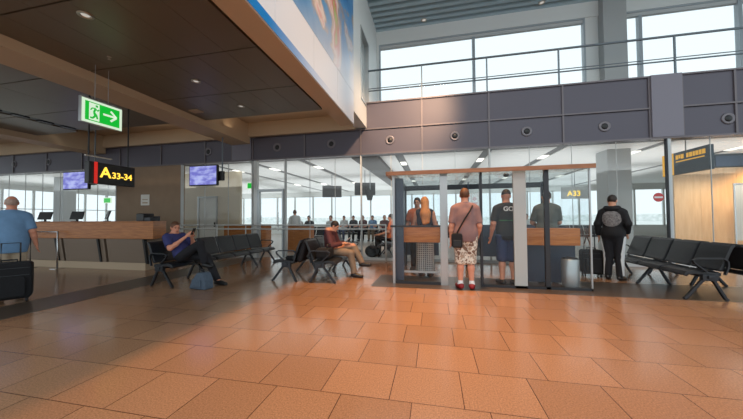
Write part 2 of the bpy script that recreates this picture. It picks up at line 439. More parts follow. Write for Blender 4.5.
clere(2, -1.93, 4.89, [1.44]); clere(3, 5.93, 8.95, [6.42]); clere(4, 8.95, 14, [11.4])
struct('column_3', MB().box(5.27, 5.9, YW-.25, YW+.4, 0, FT-.26).box(5.27, 5.9, YW-.25, YW+.4, FT-.02, 8.6), M['column'])
struct('column_4', MB().box(-17.9, -17.25, YW-.1, YW+.4, 0, 3.4), M['column'])
# slatted roof
sc = MB()
for k in range(18):
    y = YW-.06-.272*k
    sc.box(-2.01, 14, y-.065, y+.065, 8.25, 8.36)
struct('ceiling_slats', sc, M['slat'])
struct('ceiling_high', MB().box(-2.4, 14, 5.6, YW+.4, 8.5, 8.7), M['slatdark'])
sl = MB()
for x in (1.5, 5.0, 8.5): sl.box(x-.05, x+.05, 5.7, YW, 8.36, 8.5)
struct('beam_4', sl, M['slat'])

# ---- glass front
seams = [(-20.5, -11.8), (-8.85, -6.0), (-4.78, -2.2), (-2.2, 1.57), (1.57, 5.75), (5.87, 9.3), (9.3, 13)]
for k, (a, b) in enumerate(seams):
    r = sroot('window_%d' % (k+5)); g = MB(); f = MB()
    n = max(1, round((b-a)/.943)); wd = (b-a)/n
    for i in range(n):
        g.box(a+i*wd+.006, a+(i+1)*wd-.006, YF+.05, YF+.062, .08, FB)
        if i: f.box(a+i*wd-.006, a+i*wd+.006, YF+.045, YF+.067, .08, FB)
    f.box(a-.018, a+.018, YF+.0, YF+.1, 0, FB)
    if k in (0, 1, 6): f.box(b-.018, b+.018, YF+.0, YF+.1, 0, FB)
    f.box(a+.018, b-.019, YF+.02, YF+.09, 0, .08)
    g.build('window_pane', M['glass'], r); f.build('window_frame', M['greypanel'], r)
d1 = sroot('door_1')
MB().box(-5.92, -5.80, YF-.02, YF+.1, 0, FB).build('door_post', M['palerail'], d1)
MB().box(-5.80, -5.72, YF-.02, YF+.1, 0, 2.28).box(-4.88, -4.82, YF-.02, YF+.1, 0, 2.28).box(-5.72, -4.88, YF-.02, YF+.1, 2.2, 2.28).build('door_frame', M['alu'], d1)
dl = MB().box(-5.72, -4.88, YF+.03, YF+.045, .02, 2.2).box(-5.8, -4.815, YF+.03, YF+.045, 2.28, FB).build('door_leaf', M['glass'], d1)
MB().tube([(-5.0, YF-.04, .9), (-5.0, YF-.04, 1.5)], .015).build('door_handle', M['steel'], d1)
# steel post in the glass line
struct('trim_6', MB().box(5.775, 5.80, YF-.01, YF+.07, 0, FB), M['dkmetal'])
struct('trim_7', MB().box(5.805, 5.845, YF-.01, YF+.07, 0, FB), M['alu'])
struct('wall_counter', MB().box(-11.77, -8.88, YF, YF+.2, 0, FB), M['brownwall'])

# ---- lounge behind the glass
struct('floor_lounge', MB().box(-24, 16, YF+.12, 22, -.05, .004), M['loungefloor'])
ZL = 3.36
pc = MB()
strips = [-8.3, -6.55, -4.58, -1.1, 1.67, 3.75, 6.4, 9.2]
bounds = [-24]+strips+[16]
for a, b in zip(bounds[:-1], bounds[1:]):
    y = YF+.32
    while y < 22:
        pc.box(a+.14 if a > -24 else a, b-.14 if b < 16 else b, y, y+.285, ZL, ZL+.03); y += .3
struct('ceiling_lounge', pc, M['loungeceil'])
struct('ceiling_lounge_slab', MB().box(-24, 16, YF+.3, 22.2, ZL+.12, ZL+.3), M['stripdk'])
struct('beam_5', MB().box(-2.6, -1.75, YF+.35, 21.9, 3.24, ZL+.1), M['stripdk'])
struct('wall_lounge', MB().box(-24, 16, 22, 22.2, 0, .62).box(-24, 16, 22, 22.2, 3.05, ZL+.12), M['white'])
struct('wall_lounge_side', MB().box(-24.2, -24, YF+.3, 22.2, 0, .5).box(-24.2, -24, YF+.3, 22.2, 3.1, ZL+.3).box(16, 16.2, YF+.3, 22.2, 0, ZL+.3), M['white'])
bw = sroot('window_12'); f = MB()
x = -24
while x < 16.01: f.box(x-.05, x+.05, 22.02, 22.14, .62, 3.05); x += 1.6
f.box(-24, 16, 22.02, 22.14, .62, .7).box(-24, 16, 22.02, 22.14, 2.98, 3.05)
f.build('window_frame', M['white'], bw)
MB().box(-24, 16, 22.07, 22.08, .7, 2.98).build('window_pane', M['glass'], bw)

sw = sroot('window_13'); f = MB(); y = YF+.3
while y < 22.2: f.box(-24.14, -24.04, y-.05, y+.05, .5, 3.1); y += 1.35
f.box(-24.14, -24.04, YF+.4, 22, 1.95, 2.0)
f.build('window_frame', M['white'], sw)
MB().box(-24.1, -24.09, YF+.3, 22, .5, 3.1).build('window_pane', M['glass'], sw)
# ---- outside
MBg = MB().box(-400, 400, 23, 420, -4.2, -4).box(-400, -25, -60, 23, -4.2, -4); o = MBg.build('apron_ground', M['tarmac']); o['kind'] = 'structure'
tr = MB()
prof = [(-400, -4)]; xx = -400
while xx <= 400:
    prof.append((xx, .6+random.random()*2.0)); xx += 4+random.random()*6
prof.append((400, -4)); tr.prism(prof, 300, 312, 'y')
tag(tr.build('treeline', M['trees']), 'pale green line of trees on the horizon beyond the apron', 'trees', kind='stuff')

# ------------------------------------------------------------------ ceiling and fascia fittings
def vent(x, z, label):
    t = thing('air_nozzle', label, 'air vent', (x, YF+.02, z), group='round air nozzles on the fascia')
    mt = Matrix.Rotation(R(90), 4, 'X')
    MB().lathe([(.145, 0), (.14, .02), (.11, .026), (.08, .012)], mt, 24).build('nozzle_ring', M['fasciaring'], t, smooth=True)
    t = t.children[0]; MB().lathe([(.084, -.02), (.08, .014), (.05, .03)], mt, 20).build('nozzle_throat', M['black'], t, smooth=True)
nz = [(-17.24, 'first round nozzle from the left end of the dark fascia'), (-15.31, 'round nozzle on the dark fascia above the blue shirted man'),
      (-7.74, 'round nozzle on the fascia above the second hanging monitor'), (-5.07, 'round nozzle on the fascia directly above the glass door'),
      (-3.17, 'round nozzle on the fascia below the end of the banner'), (-1.28, 'round nozzle on the orange lit fascia panel left of the cabin post'),
      (.63, 'round nozzle on the fascia above the man with the shoulder bag'), (2.556, 'round nozzle on the fascia above the black shirted man'),
      (4.44, 'round nozzle on the fascia above the hooded man'), (7.08, 'round nozzle on the fascia at the right end beyond the pilaster')]
for x, l in nz: vent(x, 3.67, l)

def downlight(x, y, z, label, r=.055, m='lamp'):
    t = thing('ceiling_downlight', label, 'ceiling light', (x, y, z), group='round downlights')
    MB().lathe([(r+.03, 0), (r+.03, -.012), (r, -.014), (r, 0)], None, 20).build('trim_ring', M['chrome'], t, smooth=True)
    MB().lathe([(r-.005, .0), (r-.012, -.006)], None, 20).build('lamp_lens', M[m], t)
downlight(-4.43, 2.86, CZ, 'downlight in the dark ceiling nearest above the green exit sign')
downlight(-4.5, 4.74, CZ, 'middle downlight of the row in the dark bronze ceiling')
downlight(-4.47, 6.05, CZ, 'farthest downlight of the row in the dark ceiling by the fascia')
downlight(-.25, 10.2, 8.25, 'small spotlight between roof slats above the left clerestory pane', .07)
downlight(3.52, 10.2, 8.25, 'small spotlight between roof slats near the top of the grey column', .07)
# smoke detectors
t = thing('ceiling_smoke_detector', 'pale square fitting in the dark ceiling beside the wide beam', 'smoke detector', (-5.75, 6.07, CZ))
MB().box(-.13, .13, -.1, .1, -.02, 0).build('detector_body', M['tan'], t)
t = thing('ceiling_sprinkler', 'tiny sprinkler head in the dark ceiling above the exit sign', 'sprinkler', (-5.2, 3.7, CZ))
MB().lathe([(.03, 0), (.03, -.01), (.012, -.015), (.012, -.04), (.025, -.045)], None, 12).build('sprinkler_head', M['chrome'], t)
# black slot lights
for x0, x1, lab in ((-2.66, -2.40, 'black slot light track between dark ceiling and the banner wall'), (-10.56, -10.30, 'black slot light track in the dark ceiling left of the exit sign')):
    t = thing('ceiling_light_track', lab, 'light track', ((x0+x1)/2, 2.0, CZ+.02), group='slot tracks')
    hw = (x1-x0)/2-.02
    MB().box(-hw, hw, -.7, 4.6, .0, .03).build('track_body', M['black'], t)
    for k in range(5):
        MB().box(-hw*.7, hw*.7, 2.2+k*.5, 2.5+k*.5, -.03, 0).build('spot_head', M['dkmetal'], t)

# lounge ceiling strips with lights
for i, x in enumerate(strips):
    lab = ['grey light strip in the lounge ceiling above the hanging monitors', 'grey light strip in lounge ceiling left of the glass door', 'grey light strip in the lounge ceiling right of the glass door',
           'grey light strip in the lounge ceiling above the blond woman', 'grey light strip in the lounge ceiling above the black shirted man', 'grey light strip in lounge ceiling above the grey shirted man',
           'grey light strip in the lounge ceiling beyond the pilaster', 'grey light strip in the lounge ceiling at the right edge'][i]
    t = thing('ceiling_light_strip', lab, 'ceiling light', (x, 15, ZL), group='light strips in the lounge ceiling')
    MB().box(-.12, .12, -5.9, 6.8, .02, .06).build('strip_tray', M['stripdk'], t)
    for y in (-4.2, 1.4):
        MB().box(-.1, .1, y, y+.6, .0, .02).build('strip_lamp', M['striplt'], t)

# ------------------------------------------------------------------ banner
t = thing('advertising_banner', 'long blue and white printed advertising banner high on the wall', 'banner', (-2.01, 0, 0))
b = MB()
seam = [.3, .85, 2.1, 3.357, 4.61, 5.86, 7.15]
for a, c in zip(seam[:-1], seam[1:]): b.box(0, .025, a+.004, c-.004, 3.725, 9.1)
b.build('banner_panel', M['bannerwhite'], t)
MB().box(.025, .028, .3, 7.15, 3.725, 3.86).build('banner_stripe', M['stripe'], t)
pb = MB()
pb.box(.025, .028, .3, 7.15, 4.52, 9.1)
pb.build('banner_picture', M['bannerpic'], t)

# railing above the fascia
t = thing('walkway_railing', 'dark metal railing along the top of the fascia before high windows', 'railing', (0, 8.95, FT))
MB().tube([(-2.0, 0, 1.13), (14, 0, 1.13)], .03).build('top_rail', M['frame'], t, smooth=True)
MB().tube([(-2.0, 0, .55), (14, 0, .55)], .013).tube([(-2.0, .05, .50), (14, .05, .50)], .02).build('middle_rail', M['frame'], t, smooth=True)
for x in (-.31, 1.58, 3.48, 6.2, 8.0, 9.9, 11.8):
    MB().box(x-.018, x+.018, -.02, .02, -.02, 1.12).build('railing_post', M['frame'], t)

# ------------------------------------------------------------------ signs and monitors
t = thing('exit_sign', 'green lit emergency exit sign with arrow hung from the dark ceiling', 'exit sign', (-5.707, 3.955, 2.95))
MB().box(-.035, .025, -.325, .325, 0, .44).build('sign_box', M['alu'], t, .006)
MB().box(.025, .03, -.315, .315, .01, .41).build('sign_border', M['whitelit'], t)
MB().box(.03, .034, -.27, .27, .05, .37).build('sign_face', M['greenlit'], t)
p = MB().box(.034, .037, -.215, -.06, .065, .355); p.build('doorway_pictogram', M['whitelit'], t)
rm = MB()
def ystroke(mb, pts, w, x0, x1):
    for (a, b_), (c, d) in zip(pts[:-1], pts[1:]):
        v = Vector((c-a, d-b_)); n = Vector((-v.y, v.x)).normalized()*w/2
        q = [(a+n.x, b_+n.y), (c+n.x, d+n.y), (c-n.x, d-n.y), (a-n.x, b_-n.y)]
        mb.add([(x0, y, z) for y, z in q]+[(x1, y, z) for y, z in q], [(0, 1, 2, 3), (7, 6, 5, 4)]+[(i, i+4, (i+1) % 4+4, (i+1) % 4) for i in range(4)])
ystroke(rm, [(-.12, .28), (-.145, .2), (-.125, .15), (-.16, .1), (-.2, .1)], .03, .037, .039)
ystroke(rm, [(-.145, .2), (-.11, .17), (-.09, .1)], .028, .037, .039)
ystroke(rm, [(-.12, .275), (-.17, .27), (-.195, .23)], .018, .037, .039)
ystroke(rm, [(-.12, .265), (-.085, .24), (-.07, .27)], .018, .037, .039)
rm.box(.037, .039, -.12, -.085, .3, .335)
rm.build('running_figure', M['greenlit'], t)
ar = MB(); ystroke(ar, [(0, .22), (.21, .22)], .035, .034, .038); ystroke(ar, [(.12, .31), (.215, .22), (.12, .13)], .035, .034, .038)
ar.build('arrow', M['whitelit'], t)
for y in (-.11, .1): MB().tube([(0, y, .44), (0, y, CZ-2.95)], .006, 6).build('hanging_wire', M['alu'], t)

t0 = t = thing('gate_sign', 'black hanging sign with lit yellow A33-34 and a red bar', 'gate sign', (-7.0, 5.06, 2.08))
MB().box(-.12, .0, -.43, .52, 0, .46).build('sign_box', M['signblack'], t, .008)
MB().box(0, .012, -.335, -.275, .0, .46).build('red_bar', M['redlit'], t)
t = t0.children[0]
text('letter_a', 'A', .32, M['yellow'], t, (.004, -.22, .15), FACE_PX)
text('gate_numbers', '33-34', .19, M['yellow'], t, (.004, .01, .15), FACE_PX)
t = t0
for y in (-.4, .4): MB().tube([(-.06, y, .46), (-.06, y, CZ-2.08)], .015, 8).build('hanging_rod', M['signblack'], t)
MB().box(-.02, .02, -.5, .0, .56, .58).build('sign_light', M['chrome'], t)

def monitor(x0, x1, y, z0, z1, label, pole_top=FB, thick=.09):
    cx, cz = (x0+x1)/2, (z0+z1)/2
    t = thing('hanging_monitor', label, 'monitor', (cx, y, cz), R(0), group='hanging monitors')
    w, h = (x1-x0)/2, (z1-z0)/2
    MB().box(-w, w, 0, thick, -h, h).build('monitor_case', M['black'], t, .012)
    MB().box(-w+.03, w-.03, -.006, 0, -h+.03, h-.03).build('monitor_screen', M['screen'], t.children[0])
    MB().box(w*.7, w+.12, thick, thick+.1, -h*.5, h*.4).build('monitor_mount', M['black'], t, .01)
    MB().tube([(w+.06, thick+.06, -h*.3), (w+.06, thick+.06, pole_top-cz)], .02, 10).build('monitor_pole', M['frame'], t)
monitor(-12.66, -11.51, 7.6, 2.35, 2.98, 'hanging monitor with lavender screen left of the lit gate sign', 4.5)
monitor(-7.44, -6.43, 7.6, 2.33, 2.96, 'hanging monitor with lavender screen right of the brown wall', 4.5)
for x, y, z, lab in ((-4.7, 13, 2.55, 'grey hanging display in the lounge seen right of the glass door'), (-2.9, 12.2, 2.55, 'pale hanging display in the lounge above the crossed legged traveller')):
    t = thing('hanging_display', lab, 'display', (x, y, z), R(20), group='displays hung in the lounge')
    MB().box(-.45, .45, 0, .08, -.27, .27).build('display_case', M['stripdk'], t, .01)
    MB().box(-.4, .4, .08, .12, -.2, .2).build('display_back', M['stripdk'], t)
    MB().tube([(0, .05, .27), (0, .05, ZL-z)], .02).build('display_pole', M['alu'], t)
t = thing('hanging_display', 'dark wedge shaped hanging display in the lounge centre', 'display', (-2.5, 11.4, 2.0), R(60), group='displays hung in the lounge')
MB().prism([(-.25, .42), (.2, .42), (.05, 0), (-.12, 0)], -.05, .05, 'y').build('display_case', M['stripdk'], t)
MB().tube([(0, 0, .42), (0, 0, ZL-2.0)], .02).build('display_pole', M['alu'], t)

# green exit signs deep in the lounge
for x, y, z, lab in ((-6.9, 10.0, 2.45, 'small green exit sign in the lounge left of the glass door'), (-14.6, 10.4, 2.05, 'small green exit sign in the lounge above the counter monitors')):
    t = thing('hanging_exit_sign', lab, 'exit sign', (x, y, z), group='small exit signs in the lounge')
    MB().box(-.22, .22, 0, .05, 0, .26).build('sign_box', M['whitelit'], t)
    MB().box(-.18, .18, -.005, 0, .03, .23).build('sign_face', M['greenlit'], t)
    MB().tube([(0, .03, .26), (0, .03, ZL-z)], .01).build('sign_rod', M['alu'], t)
# yellow gate signs seen in the lounge
t = thing('hanging_gate_sign', 'yellow lettered gate sign in the lounge behind the grey shirted man', 'gate sign', (5.75, 13.5, 2.02), group='yellow gate signs')
MB().box(-.5, .5, 0, .08, 0, .5).build('sign_box', M['greypanel'], t)
text('sign_letters', 'A33', .3, M['yellow'], t, (-.3, -.004, .12), FACE_NY)
MB().tube([(0, .04, .5), (0, .04, ZL-2)], .015).build('sign_rod', M['alu'], t)
t = thing('hanging_direction_sign', 'dark sign with yellow square and yellow lettering behind the steel post', 'direction sign', (6.7, 9.5, 2.45))
MB().box(0, .1, -.75, .75, 0, .62).build('sign_box', M['darkband'], t, .006)
MB().box(-.008, 0, .34, .75, .0, .62).build('yellow_square', M['dimyellow'], t)
bars = MB(); yb = .26
for wdt in (.08, .05, .09, 0, .07, .09, .06, .08, .07, .09):
    if wdt: bars.box(-.006, 0, yb-wdt, yb, .42+(.02 if wdt < .06 else 0), .54)
    yb -= wdt+.02 if wdt else .07
bars.box(-.006, 0, -.62, .26, .34, .37)
bars.build('yellow_lines', M['dimyellow'], t)
MB().tube([(.05, 0, .62), (.05, 0, ZL-2.45)], .015).build('sign_rod', M['alu'], t)
t = thing('no_entry_sign', 'round red no entry sign on the glass beside the steel post', 'sign', (5.6, YF+.04, 1.77))
mt = Matrix.Rotation(R(90), 4, 'X')
MB().lathe([(.115, 0), (.115, .006)], mt, 28).build('sign_disc', M['redsign'], t)
MB().box(-.09, .09, -.009, -.005, -.022, .022).build('white_bar', M['whiteprint'], t)

# ------------------------------------------------------------------ check-in counter on the left
t = thing('gate_counter', 'long wood topped gate counter with dark lower panels on the left', 'counter', (-6.93, 6.0, 0))
MB().prism([(-9, 0), (0, 0), (-.36, .7), (-9, .7)], .806, 1.245, 'z').build('wood_front', M['wood'], t, .01)
kb = MB()
for k in range(6):
    x1 = (-.28 if k == 0 else -.12)-1.5*k; x0 = -1.54-1.5*k
    # leaning lower panel, wider at the top
    kb.prism([(.10, .18), (.02, .80), (.5, .80), (.5, .18)], x0, x1, 'x')
kb.build('lower_panels', M['counterbody'], t)
for k in range(6):
    MB().prism([(.08, .16), (-.02, .80), (.05, .80), (.14, .16)], -.32-1.5*k, -.26-1.5*k, 'x').build('panel_rib', M['black'], t)
MB().box(-8.95, -.3, .06, .45, 0, .18).build('counter_kerb', M['tan'], t)
MB().prism([(-9, -.02), (.02, -.02), (-.36, .72), (-9, .72)], 1.245, 1.262, 'z').build('counter_top', M['wood'], t)

def desk_monitor(x, y, rz, label, w=.36):
    t = thing('desk_monitor', label, 'monitor', (x, y, 1.262), rz, group='black monitors on the gate counter')
    MB().box(-.1, .1, -.07, .07, 0, .012).build('monitor_base', M['black'], t)
    MB().box(-.025, .025, .0, .03, .012, .10).build('monitor_neck', M['black'], t)
    MB().prism([(-.035, .06), (0, .06), (.07, .29), (.035, .29)], -w/2, w/2, 'x').build('monitor_back', M['black'], t, .006)
desk_monitor(-10.02, 6.35, R(12), 'black monitor on the counter under the hanging monitor')
desk_monitor(-8.91, 6.35, R(-28), 'black tilted monitor on the counter under the lit gate sign')
desk_monitor(-11.35, 6.4, R(10), 'black low monitor on the counter beside the blue shirted man', .4)
t = thing('counter_printer', 'black printer on the right end of the wood counter', 'printer', (-7.47, 6.3, 1.262))
MB().box(-.19, .05, -.15, .15, 0, .2).build('printer_body', M['black'], t, .015)
MB().prism([(-.14, .0), (-.14, .1), (.14, .13), (.14, 0)], .06, .26, 'x').build('printer_tray', M['dkmetal'], t, .01)
t = thing('wall_mounted_notice', 'small white paper notice on the brown wall', 'notice', (-10.42, YF-.012, 2.02))
MB().box(-.19, .19, 0, .01, -.2, .2).build('notice_sheet', M['paper'], t)
MB().box(-.12, .12, -.004, 0, -.13, -.08).box(-.12, .12, -.004, 0, .0, .03).build('notice_print', M['tan'], t)
# steel frame barrier before the counter
t = thing('steel_barrier', 'thin steel barrier frame standing before the gate counter', 'barrier', (-9.93, 5.88, 0))
MB().tube([(-1.0, 0, .0), (-1.0, 0, .99), (0, 0, .99), (0, 0, 0)], .022).build('barrier_frame', M['steel'], t, smooth=True)
MB().box(-.1, .1, -.1, .1, 0, .012).box(-1.1, -.9, -.1, .1, 0, .012).build('barrier_foot', M['steel'], t)
# handrail along the glass
t = thing('glass_handrail', 'double steel handrail running along the foot of the glass front', 'handrail', (0, YF-.18, 0))
MB().tube([(-8.7, 0, 1.09), (-1.4, 0, 1.09)], .022).build('upper_rail', M['palerail'], t, smooth=True)
MB().tube([(-8.7, 0, .96), (-1.4, 0, .96)], .022).build('lower_rail', M['palerail'], t, smooth=True)
for x in (-8.7, -7.2, -6.1, -4.6, -3.0, -1.4): MB().tube([(x, 0, 0), (x, 0, 1.1)], .02).build('rail_post', M['palerail'], t, smooth=True)

# ------------------------------------------------------------------ lounge furniture and far walls
t = thing('lounge_desk', 'wooden gate desk behind the glass left of the glass door', 'desk', (-7.4, 10.2, 0))
MB().box(-.9, .8, 0, .7, 0, 1.02).build('desk_body', M['wood'], t, .01)
MB().box(-.95, .85, -.04, .75, 1.02, 1.06).build('desk_top', M['palewood'], t)
t = thing('lounge_screen', 'small dark screen on the wooden lounge desk', 'monitor', (-6.95, 10.4, 1.06))
MB().box(-.1, .1, -.06, .06, 0, .015).build('screen_base', M['black'], t)
MB().box(-.02, .02, -.015, .015, .015, .12).build('screen_neck', M['black'], t)
MB().box(-.2, .2, -.02, .02, .1, .36).build('screen_panel', M['dkmetal'], t)
t = thing('lounge_podium', 'rust coloured podium standing behind the glass door', 'podium', (-5.15, 10.4, 0))
MB().box(-.45, .45, 0, .5, 0, 1.0).build('podium_body', M['wood'], t, .01)
MB().box(-.5, .5, -.05, .55, 1.0, 1.04).build('podium_top', M['woodedge'], t)
d2 = sroot('door_2')
MB().box(-10.3, -9.4, YW+.6, YW+.65, 0, 2.25).build('door_leaf', M['white'], d2)
MB().box(-10.36, -10.3, YW+.55, YW+.68, 0, 2.3).box(-9.4, -9.34, YW+.55, YW+.68, 0, 2.3).box(-10.3, -9.4, YW+.55, YW+.68, 2.25, 2.3).build('door_frame', M['alu'], d2)
MB().box(-9.5, -9.47, YW+.55, YW+.6, .95, 1.15).build('door_handle', M['dkmetal'], d2)
struct('wall_lounge_partition', MB().box(-11.8, -10.36, YW+.6, YW+.7, 0, ZL).box(-9.34, -8.2, YW+.6, YW+.7, 0, ZL).box(-10.36, -9.34, YW+.6, YW+.7, 2.3, ZL), M['beige_wall'])
struct('wall_wood', MB().box(8.15, 8.9, 12, 12.15, 0, 2.9).box(8.905, 9.9, 12, 12.15, 0, 2.9).box(9.905, 10.9, 12, 12.15, 0, 2.9).box(10.905, 15.9, 12, 12.15, 0, 2.9), M['palewood'])
struct('wall_wood_upper', MB().box(8.15, 16, 12.0, 12.15, 2.92, ZL), M['darkband'])
t = thing('wall_mounted_panel', 'olive rectangular panel on the dark band above the wood wall', 'panel', (8.75, 11.98, 3.12))
MB().box(-.4, .4, 0, .02, -.17, .17).build('panel_sheet', M['olive'], t)
t = thing('wall_mounted_panel', 'slate blue panel on the dark band right of the olive one', 'panel', (10.1, 11.98, 3.12))
MB().box(-.75, .75, 0, .02, -.17, .17).build('panel_sheet', M['bluepanel'], t)
t = thing('poster_frame', 'tall bright metal framed board standing before the wood wall', 'display board', (9.55, 11.3, 0))
MB().box(-.32, -.28, -.02, .02, 0, 2.3).box(.28, .32, -.02, .02, 0, 2.3).box(-.28, .28, -.02, .02, 2.26, 2.3).build('board_frame', M['steel'], t)
MB().box(-.28, .28, -.008, .008, .5, 2.26).build('board_panel', M['greypanel'], t)
MB().box(-.36, .36, -.2, .2, 0, .02).build('board_base', M['steel'], t)

# ------------------------------------------------------------------ benches
def rrect(w, h, r, n=4):
    pts = []
    for cx, cy, a0 in ((w/2-r, h/2-r, 0), (-w/2+r, h/2-r, 90), (-w/2+r, -h/2+r, 180), (w/2-r, -h/2+r, 270)):
        for k in range(n+1):
            a = R(a0+90*k/n); pts.append((cx+r*math.cos(a), cy+r*math.sin(a)))
    return pts
def curved_pad(prof, y0, y1, th):
    """padded shell following an x-z profile, thickness th to its back side"""
    n = len(prof); up = []; lo = []
    for i, (x, z) in enumerate(prof):
        a = prof[max(0, i-1)]; b = prof[min(n-1, i+1)]; d = Vector((b[0]-a[0], b[1]-a[1])).normalized()
        nx, nz = d.y, -d.x
        up.append((x, z)); lo.append((x+nx*th, z+nz*th))
    return MB().prism(up+lo[::-1], y0, y1, 'y')
SEAT_P = [(.475, .355), (.46, .385), (.38, .395), (.25, .38), (.10, .365), (.04, .375)]
BACK_P = [(.035, .44), (.0, .50), (-.04, .60), (-.085, .72), (-.125, .81), (-.15, .825)]
def bench(n, label, loc, rz, pitch=.56, arm_at=None, frames=None, group='beam seating in the waiting area'):
    t = thing('airport_bench', label, 'bench', loc, rz, group)
    MB().box(.16, .24, -.03, n*pitch+.03, .335, .385).build('support_beam', M['chairmetal'], t, .01)
    for i in range(n):
        y0 = i*pitch+.022; y1 = (i+1)*pitch-.022
        s = curved_pad(SEAT_P, y0, y1, .06).build('seat', M['leather'], t, .012)
        b = curved_pad(BACK_P, y0, y1, .05).build('backrest', M['leather'], t, .012)
    fr = frames if frames is not None else [0, n/2, n]
    for k in fr:
        y = k*pitch; y = max(.03, min(n*pitch-.03, y))
        for x1 in (.5, 0.0):
            MB().bar([(.2, y, .36), (.2+(x1-.2)*.3, y, .30), (x1, y, .03), (x1+(.03 if x1 > .2 else -.03), y, .012)], .045, .04).build('leg', M['chairmetal'], t, .006)
        MB().box(.10, .30, y-.035, y+.035, .30, .40).build('leg_bracket', M['chairmetal'], t, .008)
    for k in (arm_at if arm_at is not None else [0, n]):
        y = k*pitch; y = max(0, min(n*pitch, y))
        MB().bar([(.02, y, .40), (-.02, y, .52), (-.02, y, .60), (.03, y, .645), (.36, y, .64), (.42, y, .615), (.40, y, .57), (.25, y, .44)], .045, .022).build('armrest', M['chairmetal'], t, .006)
    return t
bench(6, 'long black bench in the shade carrying the navy shirted phone user', (-5.43, 4.66, 0), R(-3.9), arm_at=[0, 6], frames=[0, 1.5, 4.5, 6])
bench(4, 'black bench with the burgundy topped man, back to back with another', (-2.46, 5.50, 0), 0, arm_at=[0, 4], frames=[0, 2.5, 4])
bench(4, 'black bench with its back against the burgundy topped man\'s bench', (-2.80, 5.50+2.24, 0), R(180), arm_at=[0, 4], frames=[0, 2, 4])
bench(4, 'empty black bench beside the hooded man', (4.33, 5.45+2.24, 0), R(180), arm_at=[4, 0], frames=[0, 2, 4])
bench(4, 'black bench at the right picture edge, back to back with the empty one', (4.69, 5.45, 0), 0, arm_at=[0, 4], frames=[0, 2, 4])

# ------------------------------------------------------------------ smoking cabin
BX0, BX1, BYF, BYB, BH = -.79, 2.69, 5.75, 8.05, 2.2
t = thing('smoking_cabin', 'glass cabin with wood edged roof standing in the hall', 'cabin', (0, 0, 0))
MB().box(BX0-.1, BX1+.03, BYF-.08, BYB+.05, BH-.03, BH).box(BX0, BX1-.02, BYF+.0, BYF+.04, BH-.1, BH-.03).build('roof', M['roofglass'], t)
MB().box(BX0-.11, BX1+.04, BYF-.11, BYF-.08, BH-.06, BH+.015).box(BX0-.13, BX0-.10, BYF-.11, BYB+.05, BH-.06, BH+.015).build('roof_edge', M['woodedge'], t)
def post(x0, x1, y0, y1, m, z1=BH-.03): return MB().box(x0, x1, y0, y1, .0, z1).build('post', m, t, .004)
post(.12, .26, BYF, BYF+.1, M['alu'])
post(1.436, 1.65, BYF, BYF+.06, M['column'])
post(.85, .895, BYF, BYF+.08, M['dkmetal'])
post(1.95, 2.03, BYF, BYF+.06, M['dkmetal'])
post(BX0-.02, BX0+.03, BYF, BYF+.06, M['alu'])
for x in (BX0, .8, BX1-.05): post(x, x+.06, BYB-.06, BYB, M['dkmetal'])
MB().box(BX0+.005, BX0+.03, BYF+.06, BYB-.06, .02, BH-.03).build('side_wall', M['navywall'], t)
MB().box(BX0+.03, -.60, BYF+.12, BYF+.16, .05, BH-.1).build('corner_panel', M['navywall'], t)
MB().box(.845, .86, BYF+.08, BYB-.06, .05, BH-.03).build('partition', M['cabglass'], t)
for x in (.835,): MB().box(x, x+.035, BYB-.5, BYB-.46, .0, BH-.03).build('partition_post', M['navywall'], t)
MB().box(BX0+.03, BX1, BYB-.05, BYB-.01, BH-.16, BH-.03).build('back_header', M['dkmetal'], t)
MB().box(BX0+.06, .8, BYB-.035, BYB-.02, 1.1, BH-.16).box(.9, BX1-.05, BYB-.035, BYB-.02, 1.1, BH-.16).build('back_glass', M['cabglass'], t)
MB().box(BX0+.06, .12, BYB-.05, BYB-.01, .28, 1.1).box(.9, BX1-.05, BYB-.05, BYB-.01, .28, 1.1).build('back_panel', M['navywall'], t)
MB().box(BX0+.03, .12, BYF+.03, BYF+.042, .06, BH-.1).box(.885, 1.436, BYF+.03, BYF+.042, .06, BH-.1).box(1.65, 1.95, BYF+.03, BYF+.042, .06, BH-.1).box(2.03, BX1-.02, BYF+.03, BYF+.042, .06, BH-.1).build('front_glass', M['cabglass'], t)
MB().box(BX1-.02, BX1-.008, BYF+.03, BYB-.06, .03, BH-.03).build('side_glass', M['cabglass'], t)
MB().box(BX1-.025, BX1+.0, BYF, BYF+.03, 0, BH-.03).build('glass_edge_trim', M['alu'], t)
MB().box(BX0+.03, .12, BYF, BYF+.06, 0, .06).box(.885, BX1, BYF, BYF+.06, 0, .05).build('floor_rail', M['dkmetal'], t)
MB().box(BX0-.06, .12, BYF-.03, BYF+.03, 1.115, 1.155).build('front_sill', M['dkmetal'], t)
lg = MB().box(BX0+.03, .12, BYF+.34, BYF+.38, .79, 1.08).box(BX0+.03, .12, BYF+.34, BYF+.56, 1.08, 1.11)
lg.build('ledge', M['wood'], t, .004)
lg = MB().box(1.66, BX1-.03, BYF+.34, BYF+.38, .76, 1.05).box(1.66, BX1-.03, BYF+.34, BYF+.56, 1.05, 1.08)
lg.build('ledge', M['wood'], t, .004)
MB().box(BX0+.03, .1, BYF+.14, BYF+.18, .2, .24).build('foot_rail', M['alu'], t)
MB().box(1.62, BX1-.03, BYF+.56, BYF+.59, .02, 1.05).build('ledge_front', M['navywall'], t)
